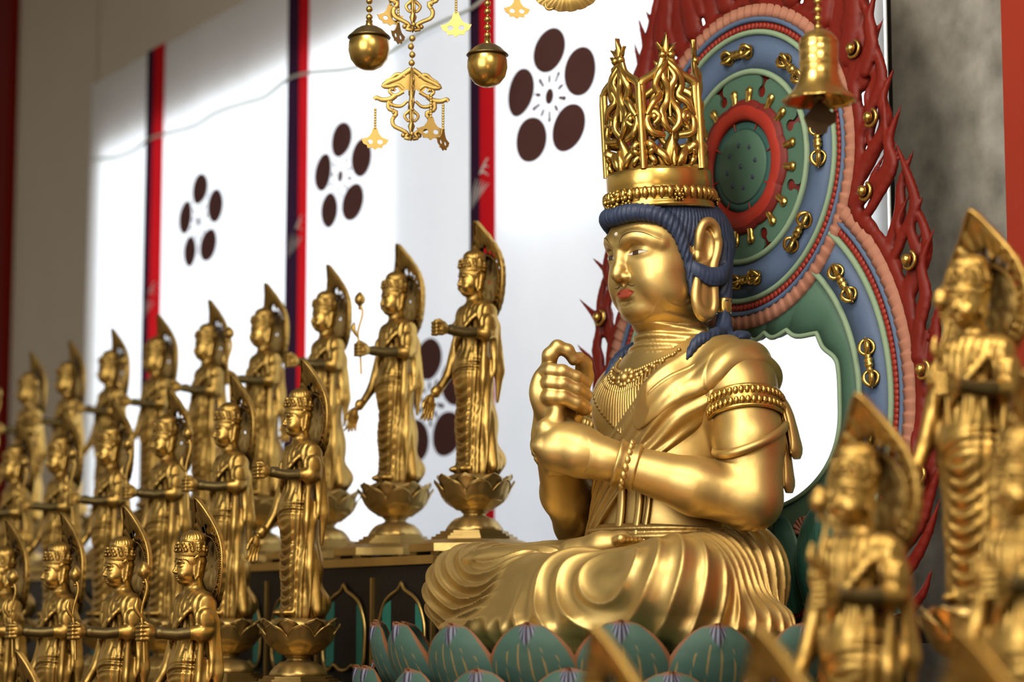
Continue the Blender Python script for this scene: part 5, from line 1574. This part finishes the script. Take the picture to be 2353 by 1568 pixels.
def filigree(name, label, px, py, hpx, dep, pend, group=None, rot=PI + .12, hang=None):
    c = at(px, py, dep); H = hpx / 5200 * dep
    t = thing(name, label, 'ornament', tuple(c), 0, group)
    for k in range(4):
        a = rot + PI / 2 * k; d = A([math.cos(a), math.sin(a), 0]); n = A([-d[1], d[0], 0])
        F = lambda x, z: d * x * H + A([0, 0, z * H])
        mb = MB()
        def sc(P, r0, r1):
            q = spline([(x, 0, z) for x, z in P], 22); u = np.linspace(0, 1, 22)
            mb.tube([F(b[0], b[2]) for b in q], 1.5 * (r0 + (r1 - r0) * u) * H, 8, flat=(n, .45))
        sc([(.01, 0), (.10, -.06), (.20, -.14), (.34, -.20), (.42, -.26), (.32, -.27), (.20, -.24), (.12, -.30)], .030, .022)
        sc([(.10, -.10), (.22, -.08), (.30, -.14), (.40, -.19)], .026, .012)
        sc([(.12, -.34), (.24, -.40), (.33, -.34), (.28, -.29), (.24, -.33)], .020, .014)
        sc([(.24, -.40), (.32, -.46), (.44, -.47), (.52, -.44), (.55, -.47)], .030, .020)
        sc([(.36, -.46), (.30, -.54), (.16, -.56), (.06, -.48)], .024, .014)
        sc([(.34, -.48), (.34, -.60), (.22, -.66), (.28, -.76), (.26, -.86), (.14, -.92), (.05, -.98), (.10, -1.03), (.02, -1.05)], .022, .020)
        sc([(.02, -.62), (.10, -.70), (.05, -.78), (.0, -.74)], .018, .012)
        mb.prism([(.01, .0), (.09, -.04), (.20, -.10), (.33, -.17), (.46, -.27), (.36, -.265), (.30, -.30), (.22, -.27), (.15, -.36), (.07, -.30), (.02, -.34)], -.006 * H, .006 * H, lambda a, b, h: F(a, b) + n * h)
        mb.ball(F(.28, -.31), .028 * H, 6, 8); mb.ball(F(.12, -1.0), .035 * H, 6, 8)
        for q in range(5): mb.ball(F(.30 - .01 * q, -.50 - .055 * q), .022 * H, 6, 8)
        mb.build('scroll_fin', FIL, t)
    mb = MB(); mb.tube([(0, 0, .02 * H), (0, 0, -.5 * H), (0, 0, -1.06 * H)], [.020 * H, .035 * H, .025 * H], 10)
    for z in (-.50, -.86): mb.tube([(0, 0, (z + .1) * H), (0, 0, z * H), (0, 0, (z - .12) * H)], [.012 * H, .055 * H, .012 * H], 8)
    z = .10; i = 0
    while z < (hang or 3.2):
        mb.ball((.012 * H * math.sin(2.3 * i), 0, (z) * H), .048 * H, 8, 10); z += .125; i += 1
    mb.tube([(0, 0, 0), (0, 0, hang * H if hang else CEIL - c[2])], .012 * H, 6)
    mb.build('core', FIL, t)
    for (x, y, s, ang, ch) in pend:
        w = at(x, y, dep) - c
        pendant_plate(t, w, s, ang, ch)
filigree('filigree_ornament', 'brass openwork ornament with dangling fan plates hanging between the ball bells', 946, 160, 158, 5.15,
         [(862, 294, .052, .1, .048), (990, 268, .056, .35, .05), (1018, 296, .052, 1.15, .06)], hang=.49)
filigree('filigree_ornament', 'upper brass openwork ornament cut by the top edge, above the one between the bells', 950, -95, 165, 5.20,
         [(897, 10, .052, .3, .05), (915, 52, .052, 1.1, .06), (1048, 28, .060, -.1, .05)])
t = thing('pendant_shell', 'gold scalloped shell ornament cut by the top edge above the right blossom crest', 'ornament', tuple(at(1300, -18, 5.2)))
mb = MB()
P = []
for i in range(40):
    q = -1.25 + 2.5 * i / 39; P.append([( .072 * w * math.sin(q) * 1.15, -.010 * math.sin(PI * w) - .002 * math.sin(40 * q) * w, -.055 * w * math.cos(q) * (1 + .05 * abs(math.sin(9 * q))) + .01) for w in np.linspace(.05, 1, 10)])
mb.grid(A(P)); mb.grid(A(P)[:, ::-1] + A([0, .003, 0]))
mb.tube([(-.038 + .010 * math.cos(q), 0, -.032 + .010 * math.sin(q)) for q in np.linspace(0, 2 * PI, 16, endpoint=False)], .0035, 6, closed=True)
mb.tube([(0, 0, .0), (0, 0, CEIL - at(1300, -18, 5.2)[2])], .002, 6)
mb.build('shell_plate', FIL, t)
t = thing('hanging_fan_plate', 'small brass fan plate with two holes at the top edge, right of the ball bells', 'ornament', tuple(at(1188, -6, 5.2)))
pendant_plate(t, A([0, 0, 0]), .052, .2, .05)
mb = MB(); mb.tube([(0, 0, .05), (0, 0, CEIL - at(1188, -6, 5.2)[2])], .0015, 6); mb.build('wire', FIL, t)
# temple bell at the right
c = at(1882, 160, 4.6); r = 1 / 5200 * 4.6
t = thing('hanging_temple_bell', 'polished brass bell with flared skirt hanging in front of the halo screen', 'bell', tuple(c))
BELLG = gold_mat('bell_gold', (.72, .49, .14), (.25, .14, .03), rough=.27, ao=.02, dust=.6, bump=.0002, dustc=(.22, .18, .10))
mb = MB(); mb.lathe([(.001, 96), (14, 95), (30, 88), (41, 76), (46, 66), (47, 62), (45, 60), (47, 58), (46, 40), (45, 22), (47, 19), (45, 16), (47, 13), (45, 10), (46, 2), (45, -8), (47, -14), (50, -26), (56, -40), (66, -55), (78, -67), (86, -74), (87, -77), (84, -78), (76, -70), (60, -52), (44, -30), (38, 0), (36, 60), (.001, 80)], 64, rmod=lambda a, k: 1 + (.035 * np.cos(12 * a) if 20 <= k <= 24 else 0), caps=False)
mb.V = [v * r for v in mb.V]; mb.build('bell_body', BELLG, t)
mb = MB(); mb.tube([(0, 0, 20 * r), (0, 0, -60 * r)], 4 * r, 8); mb.ball((0, 0, -66 * r), (15 * r, 15 * r, 13 * r), 8, 12); mb.build('clapper', DARKGOLD, t)
DARKB = gold_mat('dark_bronze', (.10, .06, .03), (.03, .018, .01), rough=.45, ao=.01, dust=.2, bump=.0004)
mb = MB(); mb.prism([(-6, -78), (6, -78), (26, -98), (36, -92), (34, -118), (18, -128), (14, -142), (-4, -146), (-16, -136), (-26, -130), (-34, -112), (-24, -100)], -2, 2, lambda a, b, h: (a * r * 1.15, h * r + a * r * .3, (b + 78) * r * 1.15 - 78 * r)); mb.build('wind_plate', DARKB, t, smooth=False)
mb = MB()
z = 102
while z < 260: mb.ball((0, 0, z * r), (10 * r, 10 * r, 8.5 * r), 8, 10); z += 21
mb.tube([(0, 0, 90 * r), (0, 0, CEIL - c[2])], 2.5 * r, 6); mb.build('bead_strand', BELLG, t)
# low candle on the altar, out of frame below: gives the orange glints
# ================================================================ light
def area(name, loc, target, size, power, color, sy=None):
    l = bpy.data.lights.new(name, 'AREA'); l.energy = power; l.color = color; l.shape = 'RECTANGLE'; l.size = size; l.size_y = sy or size
    o = link(bpy.data.objects.new(name, l)); o.location = loc
    o.rotation_euler = (Vector(target) - Vector(loc)).to_track_quat('-Z', 'Y').to_euler(); return o
area('hall_daylight', (-3.0, .4, 1.9), (.4, 5.5, .5), 3.4, 165, (1, .97, .92), 2.6)
area('ceiling_lamp', (-.7, 3.6, 2.7), (.3, 5.6, .4), .9, 42, (1, .90, .72), .35)
area('ceiling_lamp', (.7, 2.3, 2.5), (.6, 4.2, .3), .9, 42, (1, .88, .70), .35)
area('warm_fill', (.1, 1.3, .5), (.5, 3.4, -.1), .5, 7, (1, .64, .30), .3)  # added warm fill from the camera side for the foreground halo tips
def candle(name, loc, e, r=.03):
    l = bpy.data.lights.new(name, 'POINT'); l.energy = e; l.color = (1, .36, .08); l.shadow_soft_size = r
    o = link(bpy.data.objects.new(name, l)); o.location = loc
candle('candle', (-.32, 3.9, -.45), 2.2)
candle('candle', (-.85, 4.3, -.65), 3.5)
candle('candle', (.42, 3.2, -.75), 3)
candle('candle', (.95, 3.0, -.6), 3)
W = bpy.data.worlds.new('hall_ambient'); SC.world = W; W.use_nodes = True; nt = W.node_tree; bg = nt.nodes['Background']
tc = N(nt, 'ShaderNodeTexCoord'); sx = N(nt, 'ShaderNodeSeparateXYZ'); nt.links.new(tc.outputs['Generated'], sx.inputs[0])
mr = N(nt, 'ShaderNodeMapRange'); mr.inputs[1].default_value = -.6; mr.inputs[2].default_value = .8; nt.links.new(sx.outputs[2], mr.inputs[0])
c = ramp(nt, [(0, (.10, .065, .03)), (.42, (.27, .215, .14)), (.62, (.50, .46, .39)), (1, (.32, .28, .22))], mr.outputs[0])
nt.links.new(c, bg.inputs[0]); bg.inputs[1].default_value = .9
SC.view_settings.view_transform = 'Standard'; SC.view_settings.look = 'None'; SC.view_settings.exposure = .18; SC.view_settings.gamma = 1
SC.cycles.use_adaptive_sampling = True; SC.cycles.adaptive_threshold = .07; SC.cycles.use_light_tree = False; SC.cycles.adaptive_min_samples = 16; SC.cycles.max_bounces = 4; SC.cycles.diffuse_bounces = 2; SC.cycles.glossy_bounces = 3; SC.cycles.transmission_bounces = 2; SC.cycles.caustics_reflective = False; SC.cycles.caustics_refractive = False
SC.cycles.use_denoising = True; SC.cycles.sample_clamp_indirect = 4
